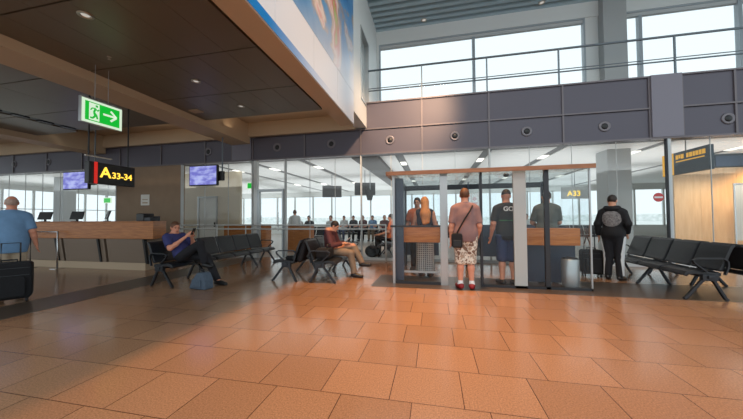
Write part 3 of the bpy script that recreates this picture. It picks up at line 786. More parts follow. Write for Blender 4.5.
# bins, poster inside
t = thing('cabin_waste_bin', 'brushed metal waste bin at the cabin glass below the right ledge', 'bin', (2.42, 5.95, 0))
MB().lathe([(.13, 0.02), (.14, .05), (.14, .52), (.12, .54)], None, 24).build('bin_body', M['alu'], t, smooth=True)
MB().lathe([(.125, .54), (.10, .56), (.02, .565)], None, 24).build('bin_lid', M['dkmetal'], t, smooth=True)
t = thing('cabin_poster_notice', 'white notice with a red figure on the cabin glass by the black shirted man', 'notice', (1.05, 7.99, 1.72))
MB().box(-.14, .14, 0, .012, -.22, .22).build('notice_sheet', M['paper'], t)
nb = MB().lathe([(.05, 0), (.05, .006)], Matrix.Translation((0, 0, .06)) @ Matrix.Rotation(R(90), 4, 'X'), 16).box(-.07, .07, -.005, 0, -.08, -.03)
nb.build('notice_mark', M['redsign'], t)
t = thing('cabin_ceiling_spot', 'small black dome lamp under the cabin roof above the black shirted man', 'lamp', (1.42, 6.2, BH-.03))
MB().lathe([(.05, 0), (.055, -.03), (.04, -.06), (.01, -.07)], None, 16).build('dome', M['black'], t, smooth=True)

# ------------------------------------------------------------------ people (implicit surface bodies)
def rc(a, b, ra, rb, k=.03, cut=None): return ('c', np.array(a, float), np.array(b, float), ra, rb, k, cut)
def el(c, r, rot=None, k=.03, cut=None): return ('e', np.array(c, float), np.array(r, float), rot, k, cut)
def sdf_field(prims, h, clip=None, inflate=0.0):
    lo = np.full(3, 1e9); hi = -lo
    for p in prims:
        if p[0] == 'c':
            r = max(p[3], p[4]); lo = np.minimum(lo, np.minimum(p[1], p[2])-r); hi = np.maximum(hi, np.maximum(p[1], p[2])+r)
        else:
            r = p[2].max(); lo = np.minimum(lo, p[1]-r); hi = np.maximum(hi, p[1]+r)
    pad = inflate+3*h; lo -= pad; hi += pad
    n = np.ceil((hi-lo)/h).astype(int)+1
    F = np.full(n, .12, np.float32)
    for p in prims:
        k = p[5] if p[0] == 'c' else p[4]
        cut = p[6] if p[0] == 'c' else p[5]
        if p[0] == 'c':
            r = max(p[3], p[4]); l2 = np.minimum(p[1], p[2])-r; h2 = np.maximum(p[1], p[2])+r
        else:
            r = p[2].max(); l2 = p[1]-r; h2 = p[1]+r
        mg = k+inflate+2*h
        i0 = np.maximum(0, np.floor((l2-mg-lo)/h).astype(int)); i1 = np.minimum(n, np.ceil((h2+mg-lo)/h).astype(int)+1)
        ax = [lo[d]+h*np.arange(i0[d], i1[d]) for d in range(3)]
        X, Y, Z = np.meshgrid(*ax, indexing='ij')
        if p[0] == 'c':
            a, b, ra, rb = p[1], p[2], p[3], p[4]; ba = b-a; L2 = max(1e-9, ba @ ba)
            u = np.clip(((X-a[0])*ba[0]+(Y-a[1])*ba[1]+(Z-a[2])*ba[2])/L2, 0, 1)
            d = np.sqrt((X-a[0]-u*ba[0])**2+(Y-a[1]-u*ba[1])**2+(Z-a[2]-u*ba[2])**2)-(ra+(rb-ra)*u)
            if cut == 'flat':
                ln = math.sqrt(L2); e = ((X-b[0])*ba[0]+(Y-b[1])*ba[1]+(Z-b[2])*ba[2])/ln
                d = np.maximum(d-inflate, e)+inflate
        else:
            P = np.stack([X-p[1][0], Y-p[1][1], Z-p[1][2]], -1)
            if p[3] is not None: P = P @ p[3]
            k0 = np.linalg.norm(P/p[2], axis=-1); k1 = np.linalg.norm(P/p[2]**2, axis=-1)+1e-9
            d = k0*(k0-1)/k1
        if cut is not None and not isinstance(cut, str):
            q, nn = cut
            d = np.maximum(d, (X-q[0])*nn[0]+(Y-q[1])*nn[1]+(Z-q[2])*nn[2])
        d = d-inflate
        S = F[i0[0]:i1[0], i0[1]:i1[1], i0[2]:i1[2]]
        hh = np.clip(k-np.abs(S-d), 0, None)/max(k, 1e-6)
        F[i0[0]:i1[0], i0[1]:i1[1], i0[2]:i1[2]] = np.minimum(S, d)-hh*hh*k*.25
    if clip:
        ax = [lo[d]+h*np.arange(n[d]) for d in range(3)]
        X, Y, Z = np.meshgrid(*ax, indexing='ij')
        for q, nn in clip:
            if np.ndim(nn) == 0: F = np.maximum(F, np.sqrt((X-q[0])**2+(Y-q[1])**2+(Z-q[2])**2)-nn)
            else: F = np.maximum(F, (X-q[0])*nn[0]+(Y-q[1])*nn[1]+(Z-q[2])*nn[2])
    return F, lo
def surface_net(F, lo, h):
    S = F < 0; n = np.array(F.shape)
    c = [(i, j, k) for i in (0, 1) for j in (0, 1) for k in (0, 1)]
    sh = tuple(n-1)
    def sub(A, o): return A[o[0]:o[0]+sh[0], o[1]:o[1]+sh[1], o[2]:o[2]+sh[2]]
    cnt = sum(sub(S, o).astype(np.int8) for o in c)
    act = (cnt > 0) & (cnt < 8)
    idx = -np.ones(sh, np.int64); ii = np.argwhere(act); idx[act] = np.arange(len(ii))
    acc = np.zeros((len(ii), 3)); w = np.zeros(len(ii))
    for a in c:
        for d in range(3):
            if a[d]: continue
            b = list(a); b[d] = 1
            fa = F[ii[:, 0]+a[0], ii[:, 1]+a[1], ii[:, 2]+a[2]]; fb = F[ii[:, 0]+b[0], ii[:, 1]+b[1], ii[:, 2]+b[2]]
            m = (fa < 0) != (fb < 0); tt = np.where(m, fa/np.where(m, fa-fb, 1), 0)
            p = np.array(a, float)[None, :].repeat(len(ii), 0); p[:, d] += tt
            acc[m] += p[m]; w[m] += 1
    V = lo+h*(ii+acc/w[:, None])
    faces = []
    for d in range(3):
        e1, e2 = [(1, 2), (2, 0), (0, 1)][d]
        sl0 = [slice(1, -1)]*3; sl0[d] = slice(0, -1); sl1 = list(sl0); sl1[d] = slice(1, None)
        A = S[tuple(sl0)]; B = S[tuple(sl1)]
        e = np.argwhere(A != B)
        if not len(e): continue
        flip = A[e[:, 0], e[:, 1], e[:, 2]]
        base = e.copy()
        for q in range(3):
            if q != d: base[:, q] += 1
        def g(o1, o2):
            b2 = base.copy(); b2[:, e1] -= o1; b2[:, e2] -= o2; return idx[b2[:, 0], b2[:, 1], b2[:, 2]]
        Q = np.stack([g(1, 1), g(0, 1), g(0, 0), g(1, 0)], 1)
        Q[~flip] = Q[~flip][:, ::-1]
        faces.append(Q)
    return V, np.concatenate(faces)
def sdf_obj(name, prims, m, parent, h=.011, clip=None, inflate=0.0):
    F, lo = sdf_field(prims, h, clip, inflate)
    V, Q = surface_net(F, lo, h)
    me = bpy.data.meshes.new(name); me.from_pydata(V.tolist(), [], Q.tolist()); me.update()
    for p in me.polygons: p.use_smooth = True
    me.materials.append(m)
    o = bpy.data.objects.new(name, me); C.objects.link(o)
    if parent is not None: o.parent = parent
    return o
def nrm(v): v = np.array(v, float); return v/np.linalg.norm(v)
def basis(fwd, up=(0, 0, 1)):
    f = nrm(fwd); r = nrm(np.cross(f, up)); u = np.cross(r, f); return np.stack([r, f, u], 1)   # columns right, forward, up

def stand_pose(h=1.76, arms=None, head_dir=(0, 1, -.05), stance=.10, lean=0.0, step=0.0):
    s = h/1.76; J = dict(s=s)
    J['pelvis'] = (0, 0, .95*s); J['chest'] = (0, lean*.5, 1.27*s); J['neck'] = (0, lean*.8-.01, 1.47*s); J['head'] = (0, lean+.015, 1.635*s)
    for n, sg in (('r', 1), ('l', -1)):
        J['sh_'+n] = (sg*.175*s, lean*.7-.01, 1.395*s); J['el_'+n] = (sg*.245*s, lean*.5-.04, 1.13*s); J['wr_'+n] = (sg*.265*s, lean*.5+.05, .89*s)
        J['hip_'+n] = (sg*.095*s, 0, .91*s); J['kn_'+n] = (sg*stance*s, .015+sg*step*.5, .49*s); J['an_'+n] = (sg*(stance+.01)*s, -.02+sg*step, .085*s)
        J['toe_'+n] = (sg*(stance+.045)*s, .15*s+sg*step, .03*s)
    if arms: J.update(arms)
    J['head_dir'] = head_dir; return J
def seat_pose(s=1.0, z=.46, arms=None, legs=None, head_dir=(0, 1, -.2), back=-.08):
    J = dict(s=s)
    J['pelvis'] = (0, -.02, z+.10); J['chest'] = (0, back, z+.42); J['neck'] = (0, back+.0, z+.61); J['head'] = (0, back+.05, z+.765)
    for n, sg in (('r', 1), ('l', -1)):
        J['sh_'+n] = (sg*.172, back, z+.535); J['el_'+n] = (sg*.24, back+.06, z+.29); J['wr_'+n] = (sg*.14, back+.30, z+.26)
        J['hip_'+n] = (sg*.09, 0, z+.08); J['kn_'+n] = (sg*.11, .43, z+.07); J['an_'+n] = (sg*.11, .43, .085); J['toe_'+n] = (sg*.13, .60, .03)
    if arms: J.update(arms)
    if legs: J.update(legs)
    J['head_dir'] = head_dir; return J
def parts_of(J, slim=1.0):
    s = J['s']; g = {k: np.array(v, float) for k, v in J.items() if k not in ('s', 'head_dir')}
    sp = nrm(g['chest']-g['pelvis']); rt = nrm(g['sh_r']-g['sh_l']); fw = nrm(np.cross(sp, rt)); T = np.stack([rt, fw, np.cross(rt, fw)], 1)
    w = slim
    torso = [el(g['pelvis'], np.array((.165*w, .118*w, .14))*s, T, .06), el(g['pelvis']*.5+g['chest']*.5, np.array((.148*w, .105*w, .17))*s, T, .07),
             el(g['chest'], np.array((.168*w, .112*w, .19))*s, T, .06), rc(g['sh_r']*.85+g['sh_l']*.15, g['sh_l']*.85+g['sh_r']*.15, .056*s, .056*s, .06)]+[rc(g['neck']+np.array((0, 0, .0)), g['neck']*.3+g['sh_'+q]*.7+np.array((0, 0, .012*s)), .05*s, .048*s, .06) for q in 'rl']
    Hd = basis(J['head_dir'])
    def hp(x, y, z): return g['head']+Hd @ (np.array((x, y, z))*s)
    neck = [rc(g['neck']+np.array((0, 0, -.02)), hp(0, -.015, -.06), .058*s, .052*s, .04)]
    head = [el(hp(0, -.012, .02), np.array((.074, .094, .10))*s, Hd, .02), el(hp(0, .03, -.06), np.array((.055, .06, .062))*s, Hd, .04),
            rc(hp(0, .085, .012), hp(0, .108, -.022), .008*s, .015*s, .012), rc(hp(-.035, .078, .035), hp(.035, .078, .035), .012*s, .012*s, .015)]
    for sg in (1, -1): head.append(el(hp(sg*.076, -.005, -.005), np.array((.012, .022, .034))*s, Hd, .008))
    arms = {}; legs = {}; hands = {}
    for n, sg in (('r', 1), ('l', -1)):
        a, b, c = g['sh_'+n], g['el_'+n], g['wr_'+n]
        arms[n] = [rc(a, b, .056*s, .043*s, .03), rc(b, b*.65+c*.35, .042*s, .042*s, .03), rc(b*.65+c*.35, c, .042*s, .028*s, .03)]
        d = nrm(J['hand_'+n]) if 'hand_'+n in J else nrm(c-b)
        pal = nrm(np.cross(d, J.get('palm_'+n, (0, 1, 0)))) if abs(d[1]) < .95 else np.array((1., 0, 0))
        side = np.cross(pal, d)          # across the knuckles
        pl = c+d*.055*s
        hb = basis(d, pal)
        hs = [el(pl, np.array((.04, .055, .018))*s, np.stack([side, d, pal], 1), .012)]
        cur = pal*(.35 if n == 'r' else -.35)
        for q, ln in ((-.028, .06), (-.009, .075), (.01, .08), (.028, .07)):
            k0 = c+(d*.09+side*q)*s; k1 = k0+nrm(d+cur*.5)*ln*.5*s; k2 = k1+nrm(d+cur*1.4)*ln*.5*s
            hs += [rc(k0, k1, .0095*s, .009*s, .004), rc(k1, k2, .009*s, .008*s, .004)]
        th0 = c+(d*.035+side*.03)*s; th1 = th0+nrm(d*.7+side*.7+cur*.4)*.045*s; th2 = th1+nrm(d+side*.25+cur*.6)*.035*s
        hs += [rc(th0, th1, .012*s, .0105*s, .008), rc(th1, th2, .0105*s, .009*s, .004)]
        hands[n] = hs
        hpt, kn, an, toe = g['hip_'+n], g['kn_'+n], g['an_'+n], g['toe_'+n]
        legs[n] = [rc(hpt, kn, .088*w*s, .056*s, .05), rc(kn, kn*.68+an*.32, .054*s, .056*s, .03), rc(kn*.68+an*.32, an, .056*s, .036*s, .03)]
        hb2 = an+nrm(an-toe)*np.array((1, 1, 0))*.045*s; hb2[2] = an[2]-.045*s
        legs['f'+n] = [rc(an, toe*.6+an*.4+np.array((0, 0, -.005)), .036*s, .034*s, .02), rc(hb2, toe, .03*s, .028*s, .025)]
    return g, torso, neck, head, arms, legs, hands, Hd, hp, T
def garment(t, nm): return [c for c in t.children if c.name.split('.')[0] == nm][0]
def person(label, loc, rz, J, skin='skin', hair=None, hairstyle='short', top=None, sleeve=.45, bottom=None, leg='long', shoes=None, hem=-.06, slim=1.0, h=.011, sock=None, face=True, shoe_h=.0):
    t = thing('person', label, 'person', loc, rz)
    g, torso, neck, head, arms, legs, hands, Hd, hp, T = parts_of(J, slim); s = J['s']
    body = torso+neck+head+arms['r']+arms['l']+hands['r']+hands['l']+legs['r']+legs['l']+legs['fr']+legs['fl']
    sdf_obj('body', body, M[skin], t, h=min(h, .010))
    up = T[:, 2]
    if top:
        pr = list(torso)+[el(g['pelvis'], np.array((.172*slim, .128*slim, .16+max(0, -hem-.06)*1.9))*s, T, .05)]
        for n in 'rl':
            a, b, c = g['sh_'+n], g['el_'+n], g['wr_'+n]
            if sleeve is None: continue
            if sleeve < 1:
                e = a+(b-a)*(sleeve+.25); pr.append(rc(a, e, .059*s, .054*s, .03, 'flat'))
            else:
                e = b+(c-b)*(sleeve-1); pr += [rc(a, b, .058*s, .046*s, .03), rc(b, e, .046*s, .034*s, .03, 'flat')]
        hemz = g['pelvis']+up*hem*s
        nk = g['neck']+np.array((0, 0, .035*s))
        sdf_obj('shirt', pr, M[top], t, h, [(hemz, -up), (nk, nrm((0, .25, 1)))], inflate=.016)
    if bottom:
        pr = [torso[0]]
        for n in 'rl':
            hpt, kn, an = g['hip_'+n], g['kn_'+n], g['an_'+n]
            if leg == 'long': pr += [rc(hpt, kn, .092*s*slim, .066*s, .05), rc(kn, an+(kn-an)*.02, .066*s, .052*s, .03, 'flat')]
            elif leg == 'wide': pr += [rc(hpt, kn, .098*s*slim, .094*s, .05), rc(kn, an+(kn-an)*.04, .094*s, .105*s, .03, 'flat')]
            else: pr += [rc(hpt, hpt+(kn-hpt)*leg, .096*s*slim, .084*s, .05, 'flat')] if leg <= 1 else [rc(hpt, kn, .096*s*slim, .078*s, .05), rc(kn, kn+(an-kn)*(leg-1), .078*s, .074*s, .04, 'flat')]
        wz = g['pelvis']+up*(.10 if not top else max(-.02, hem+.06))*s
        sdf_obj('shorts' if not isinstance(leg, str) else 'trousers', pr, M[bottom], t, h, [(wz, up)], inflate=.013)
    for n in 'rl':
        an, toe = g['an_'+n], g['toe_'+n]; fd = nrm((toe-an)*np.array((1, 1, .3))); heel = an-fd*.045*s; dn = nrm(np.cross(np.cross(fd, (0, 0, 1)) if abs(fd[2]) < .9 else (1, 0, 0), fd))
        if sock: sdf_obj('sock', [rc(an+(g['kn_'+n]-an)*.12, an, .044*s, .046*s, .02), rc(an, toe*.4+an*.6, .044*s, .042*s, .02)], M[sock], t, h)
        if shoes:
            hz = heel.copy(); hz[2] = min(heel[2], an[2])-.03*s
            sdf_obj('shoe', [rc(hz, toe, .045*s, .04*s, .03), rc(an+np.array((0, 0, -.02*s)), toe*.5+an*.5+np.array((0, 0, -.01)), .05*s, .04*s, .03)], M[shoes], t, h*.8,
                    [((0, 0, .004), (0, 0, -1))] if an[2] < .2 else None)
    if hair:
        if hairstyle in ('short', 'ring', 'cap'):
            pr = [el(hp(0, -.018, .028), np.array((.082, .098, .104))*s, Hd, .02)]
            if hairstyle == 'short': cl = [(hp(0, .055, .04), Hd @ nrm((0, 1, -.55))), (hp(0, -.06, -.055), Hd @ np.array((0, 0, -1.)))]
            elif hairstyle == 'cap': cl = [(hp(0, 0, .02), Hd @ np.array((0, .0, -1.)))]
            else: cl = [(hp(0, -.01, .0), Hd @ nrm((0, 1, .3))), (hp(0, 0, .055), Hd @ np.array((0, 0, 1.))), (hp(0, 0, -.055), Hd @ np.array((0, 0, -1.)))]
            if hairstyle == 'cap': pr.append(el(hp(0, .10, .035), np.array((.06, .06, .012))*s, Hd, .02))
            sdf_obj('cap' if hairstyle == 'cap' else 'hair', pr, M[hair], t, h*.8, cl)
        else:
            pr = [el(hp(0, -.02, .028), np.array((.088, .102, .108))*s, Hd, .02), rc(hp(0, -.06, -.02), hp(0, -.10, -.28), .085*s, .095*s, .05), rc(hp(-.03, -.10, -.26), hp(-.03, -.12, -.46), .085*s, .05*s, .05), rc(hp(.04, -.10, -.26), hp(.04, -.12, -.43), .08*s, .05*s, .05)]
            sdf_obj('hair', pr, M[hair], t, h, [(hp(0, .06, .03), Hd @ nrm((0, 1, -.35)))])
    if face:
        for sg in (1, -1):
            sdf_obj('eye', [el(hp(sg*.031, .083, .012), np.array((.013, .008, .008))*s, Hd, .002)], M['eye'], t, .004)
            sdf_obj('eyebrow', [rc(hp(sg*.016, .094, .036), hp(sg*.046, .084, .036), .005*s, .004*s, .002)], M[hair if hair else 'hairb'], t, .004)
        sdf_obj('mouth', [el(hp(0, .086, -.058), np.array((.024, .008, .006))*s, Hd, .002)], M['lip'], t, .004)
    return t, g, hp, T

# 1 man in the blue shirt walking away with a suitcase
person('man in a blue short sleeved shirt and beige trousers walking away with a suitcase', (-7.2, 3.62, 0), R(63),
       stand_pose(1.74, head_dir=(.1, 1, -.1), step=.10, arms=dict(el_l=(-.27, -.08, 1.12), wr_l=(-.30, -.22, .90), wr_r=(.29, .03, .87))), 'skinpale', 'hairgrey', 'ring', 'blueshirt', .62, 'beige', 'long', 'black', hem=-.19, slim=1.14)
# 2 man on the bench with a phone
person('man in a navy t-shirt sitting cross legged on a bench and holding a phone', (-5.11, 4.97, 0), R(-92),
       seat_pose(1.0, .50, head_dir=(.35, 1, -.2),
                 arms=dict(pelvis=(0, .14, .60), chest=(0, -.05, .82), neck=(0, -.11, 1.00), head=(0, -.08, 1.135), sh_r=(.185, -.09, .95), sh_l=(-.185, -.09, .95), el_r=(.27, .10, .74), wr_r=(.07, .25, .95), el_l=(-.25, .14, .74), wr_l=(-.06, .27, .95), hand_r=(-.35, .5, .7), hand_l=(.3, .5, .7)),
                 legs=dict(hip_r=(.09, .16, .565), hip_l=(-.09, .16, .565), kn_r=(.04, .58, .82), an_r=(.0, .66, .43), toe_r=(.02, .83, .38), kn_l=(-.10, .60, .54), an_l=(-.06, .92, .085), toe_l=(-.06, 1.09, .03))),
       'skinpale', 'hairb', 'short', 'navy', .55, 'darktr', 'long', 'black')
t = thing('mobile_phone', 'dark mobile phone held up by the man in the navy t-shirt', 'phone', (-4.74, 4.96, 1.06), R(-90))
MB().box(-.038, .038, -.005, .005, -.07, .07, Matrix.Rotation(R(-25), 4, 'X')).build('phone_body', M['black'], t, .003)
# 3 man on the middle bench
person('man in a burgundy top and khaki trousers sitting crossed legged looking at his phone', (-2.26, 6.26, 0), R(-90),
       seat_pose(.96, .50, back=-.05, head_dir=(0, .9, -.55),
                 arms=dict(neck=(0, .0, 1.0), head=(0, .06, 1.12), el_r=(.24, .06, .70), wr_r=(.07, .27, .74), el_l=(-.24, .06, .70), wr_l=(-.07, .28, .74), chest=(0, -.06, .85)),
                 legs=dict(kn_r=(.10, .46, .53), an_r=(.10, .54, .085), toe_r=(.11, .71, .03), kn_l=(-.04, .48, .68), an_l=(.0, .70, .30), toe_l=(.02, .87, .27))),
       'skin', 'haird', 'short', 'burg', 1.9, 'khaki', 'long', 'black')
t = thing('mobile_phone', 'pale mobile phone in the lap of the man in burgundy', 'phone', (-1.90, 6.26, .82), R(-90))
MB().box(-.038, .038, -.005, .005, -.07, .07, Matrix.Rotation(R(-50), 4, 'X')).build('phone_body', M['greypanel'], t, .003)
# 4 man with the shoulder bag
person('man in a mauve t-shirt and floral shorts seen from behind in the cabin doorway', (.56, 5.57, 0), R(2),
       stand_pose(1.84, head_dir=(.15, 1, -.12), stance=.085, arms=dict(el_r=(.245, -.03, 1.15), wr_r=(.23, .1, .93), el_l=(-.245, -.03, 1.15), wr_l=(-.25, .02, .90))), 'skinpale', 'hairb', 'short', 'mauve', .60, 'camo', 1.12, 'red', hem=-.12, slim=1.13, sock='sock')
t = thing('shoulder_bag', 'black shoulder bag hanging at the hip of the man in mauve', 'bag', (.40, 5.43, .76))
MB().prism(rrect(.19, .26, .045), -.05, .05, 'y').build('bag_body', M['blackfab'], t, .015, loc=(0, 0, .13))
MB().box(-.07, .07, -.065, -.05, .02, .14).build('bag_pocket', M['black'], t, .008)
MB().tube([(.0, -.03, .26), (.05, -.03, .36), (.14, -.04, .52), (.23, -.04, .66), (.28, .03, .75), (.285, .13, .765), (.25, .25, .70), (.1, .31, .5), (.0, .2, .3), (.0, .03, .26)], .014, 8).build('strap', M['blackfab'], t, smooth=True)
# 5 blond woman
person('woman with long blond hair and patterned wide trousers standing in the cabin', (-.2, 6.52, 0), R(-5),
       stand_pose(1.76, head_dir=(-.25, 1, -.1), stance=.085, arms=dict(el_r=(.24, .02, 1.12), wr_r=(.2, .2, 1.05), el_l=(-.24, .02, 1.12), wr_l=(-.18, .22, 1.05))), 'skin', 'hairblond', 'long', 'darknavy', None, 'plaid', 'wide', 'black', hem=-.02, slim=.95)
# 6 man facing her
person('person in an orange top facing the blond woman in the cabin', (-.40, 7.3, 0), R(175),
       stand_pose(1.80, head_dir=(.0, 1, -.15), arms=dict(wr_l=(-.15, .25, 1.12), el_l=(-.27, .02, 1.15))), 'skin', 'haird', 'short', 'orange', .5, 'darktr', 'long', 'black', h=.013)
# 7 man in the black shirt
t7, g7, hp7, T7 = person('man in a black t-shirt with green stripes standing inside the cabin glass', (1.38, 6.05, 0), R(4),
       stand_pose(1.84, head_dir=(.0, 1, -.15), stance=.09, arms=dict(wr_l=(-.27, .1, .92), el_r=(.26, .02, 1.16), wr_r=(.2, .22, 1.1))), 'skinpale', 'haird', 'cap', 'blackshirt', .6, 'denim', 1.1, 'black', hem=-.12, slim=.98)
pr7 = parts_of(stand_pose(1.84), .98)[1]
for z in (1.06, 1.14, 1.24):
    sdf_obj('shirt_stripe', pr7, M['green'], garment(t7, 'shirt'), .009, [((0, 0, z+.008), (0, 0, 1)), ((0, 0, z-.008), (0, 0, -1)), ((0, -.02, 0), (0, 1, 0))], inflate=.019)
text('shirt_lettering', 'GO', .12, M['whiteprint'], garment(t7, 'shirt'), (-.10, -.152, 1.42), (R(88), 0, 0), .004)
# 8 man in the grey shirt
person('man in a grey green t-shirt standing at the right cabin ledge', (2.33, 6.75, 0), R(-5),
       stand_pose(1.85, head_dir=(-.1, 1, -.1), arms=dict(el_r=(.24, .06, 1.18), wr_r=(.15, .28, 1.12), el_l=(-.26, .06, 1.18), wr_l=(-.15, .28, 1.12))), 'skin', 'haird', 'short', 'greyshirt', .6, 'darktr', 'long', 'black', hem=-.08, slim=1.1)
# 9 man in the hooded tracksuit
J9 = stand_pose(1.74, head_dir=(.1, 1, -.45), stance=.09, arms=dict(el_r=(.245, -.03, 1.15), wr_r=(.2, .14, .96), el_l=(-.25, -.03, 1.14), wr_l=(-.25, .04, .90)))
t9, g9, hp9, T9 = person('man in a black hooded tracksuit with a grey round print standing by suitcase', (3.60, 6.88, 0), R(-40), J9, 'skin', 'haird', 'short', 'blackfab', 1.98, 'darktr', 'long', 'black', hem=-.06, slim=1.05)
sdf_obj('hood', [el((0, -.09, 1.455), (.12, .05, .055), None, .03), rc((-.1, -.03, 1.47), (.1, -.03, 1.47), .05, .05, .03)], M['blackfab'], t9, .011)
pr9 = parts_of(J9, 1.05)[1]
sdf_obj('back_print', pr9, M['greyprint'], garment(t9, 'shirt'), .009, [((0, -.10, 1.25), .165), ((0, -.03, 0), (0, 1, 0))], inflate=.0195)
for n, sg in (('r', 1), ('l', -1)):
    hpt, kn, an = g9['hip_'+n], g9['kn_'+n], g9['an_'+n]
    sdf_obj('trouser_stripe', [rc(hpt, kn, .092*1.05, .066, .05), rc(kn, an, .066, .052, .03)], M['whiteprint'], garment(t9, 'trousers'), .009,
            [((0, .01, 0), (0, 1, 0)), ((0, -.06, 0), (0, -1, 0)), ((sg*.118, 0, 0), (-sg, 0, 0)), ((0, 0, .10), (0, 0, -1)), ((0, 0, .9), (0, 0, 1))], inflate=.017)

# ------------------------------------------------------------------ luggage
def suitcase(label, loc, rz, w=.42, d=.26, hh=.58, handle=.42, tilt=0):
    t = thing('suitcase', label, 'suitcase', loc, rz); t.rotation_euler = (tilt, 0, rz)
    MB().prism(rrect(w, hh-.06, .06), -d/2, d/2, 'y').build('suitcase_body', M['blackfab'], t, .03, loc=(0, 0, hh/2+.03))
    MB().prism(rrect(w*.74, hh*.5, .04), -d/2-.045, -d/2+.0, 'y').build('front_pocket', M['blackfab'], t, .015, loc=(0, 0, hh*.36+.03))
    MB().box(-w/2+.03, w/2-.03, -d/2-.006, -d/2, hh*.68, hh*.69).box(-w/2+.03, w/2-.03, -d/2-.006, -d/2, hh*.86, hh*.87).build('zip', M['chairmetal'], t)
    MB().tube([(-.08, -.0, hh), (-.08, 0, hh+.035), (.08, 0, hh+.035), (.08, 0, hh)], .012, 8).build('carry_handle', M['black'], t, smooth=True)
    if handle:
        MB().tube([(-.1, d/2-.03, hh-.05), (-.1, d/2-.03, hh+handle), (.1, d/2-.03, hh+handle), (.1, d/2-.03, hh-.05)], .011, 8).build('telescopic_handle', M['chairmetal'], t, smooth=True)
    for x in (-w/2+.06, w/2-.06):
        for y in (-d/2+.04, d/2-.04):
            MB().lathe([(.03, -.012), (.034, 0), (.03, .012)], Matrix.Translation((x, y, .034)) @ Matrix.Rotation(R(90), 4, 'Y'), 14).build('wheel', M['black'], t)
suitcase('black fabric suitcase pulled by the man in the blue shirt', (-6.66, 3.34, 0), R(58), .50, .30, .64, .30)
suitcase('black upright suitcase with extended handle beside the hooded man', (3.34, 7.2, 0), R(-8), .40, .25, .58, .40)
t = thing('travel_bag', 'blue grey bag on the floor before the navy shirted man', 'bag', (-4.30, 4.70, 0), R(-8))
MB().prism([(-.22, 0), (.20, 0), (.19, .18), (.12, .31), (-.02, .31), (-.16, .14)], -.1, .1, 'y').build('bag_body', M['bluebag'], t, .03)
MB().box(-.11, .11, -.125, -.1, .05, .19).build('bag_pocket', M['bluebag'], t, .012)
MB().tube([(-.06, 0, .30), (-.06, 0, .36), (.06, 0, .36), (.06, 0, .30)], .012, 8).build('bag_handle', M['black'], t, smooth=True)
t = thing('holdall', 'black holdall on the bench seat next to the man in burgundy', 'bag', (-2.25, 5.78, .465), R(90))
MB().prism(rrect(.40, .22, .07), -.13, .13, 'y').build('bag_body', M['blackfab'], t, .03, loc=(0, 0, .11))
MB().tube([(-.1, -.08, .2), (-.08, -.08, .29), (.08, -.08, .29), (.1, -.08, .2)], .013, 8).build('bag_handle', M['black'], t, smooth=True)
t = thing('folded_jacket', 'dark jacket hung over the near end of the back to back bench', 'jacket', (-2.72, 5.62, .40))
sdf_obj('jacket_cloth', [rc((-.02, 0, .06), (.10, 0, .43), .07, .06, .05), rc((-.05, .18, .06), (.08, .18, .43), .07, .06, .05), rc((-.12, .1, .06), (-.35, .1, .06), .06, .05, .05)], M['blackfab'], t, .014)
t = thing('black_rucksack', 'black rucksack on the lounge floor right of the burgundy man\'s feet', 'bag', (-2.0, 9.35, 0))
sdf_obj('bag_body', [el((0, 0, .2), (.24, .16, .2), None, .05), el((.0, -.13, .14), (.16, .07, .11), None, .03)], M['blackfab'], t, .015, [((0, 0, .005), (0, 0, -1))])
MB().tube([(-.05, 0, .38), (-.03, 0, .44), (.03, 0, .44), (.05, 0, .38)], .011, 8).build('bag_handle', M['black'], t, smooth=True)

# ------------------------------------------------------------------ lounge: benches and travellers
lb = []
for k, (x, y, rz, lab) in enumerate(((-1.25, 11.3, R(180), 'black bench behind the glass beside the cabin with the orange topped sitter'), (-6.8, 13.4, R(-90), 'dark bench in the lounge seen through the glass door'),
                        (-2.64, 14.2, R(-90), 'dark bench in the lounge seen behind the burgundy man'), (-0.34, 14.2, R(-90), 'dark bench in the lounge seen through the cabin doorway'), (-5.34, 16.2, R(-90), 'far dark bench in the lounge behind the crossed legged man'),
                        (2.16, 14.6, R(-90), 'dark bench in the lounge seen through the right cabin'), (5.76, 15.4, R(-90), 'dark bench in the lounge beyond the hooded man'))):
    t = bench(4, lab, (x, y, 0), rz, group='benches in the lounge'); lb.append(t)
person('seated person in an orange top behind the glass left of the cabin', (-1.46, 9.75, 0), R(80),
       seat_pose(1.0, .53, arms=dict(wr_r=(.12, .38, .72), wr_l=(-.12, .38, .72)), head_dir=(0, 1, -.2)), 'skin', 'haird', 'short', 'orange', .5, 'darktr', 'long', 'black', h=.014, face=False)
protos = []
for k, (top, bot, hair, lab, loc, rz) in enumerate((
        ('blackshirt', 'darktr', 'haird', 'traveller in black seated in the lounge left of the burgundy man', (-5.96, 13.15, 0), R(180)),
        ('greypanel', 'denim', 'hairb', 'traveller in pale grey seated in the lounge seen above the middle bench', (-4.84, 13.15, 0), R(180)),
        ('blueshirt', 'khaki', 'haird', 'traveller in blue seated in the lounge beyond the burgundy man', (-3.38, 15.95, 0), R(180)),
        ('burg', 'darktr', 'hairgrey', 'grey haired traveller in dark red seated in the far lounge', (-3.94, 15.95, 0), R(180)))):
    p = person(lab, loc, rz, seat_pose(1.0, .53, arms=dict(el_r=(.20, -.04, .82), el_l=(-.20, -.04, .82))), 'skin', hair, 'short', top, .6, bot, 'long', 'black', h=.02, face=False)[0]
    p['group'] = 'travellers seated in the lounge'; protos.append(p)
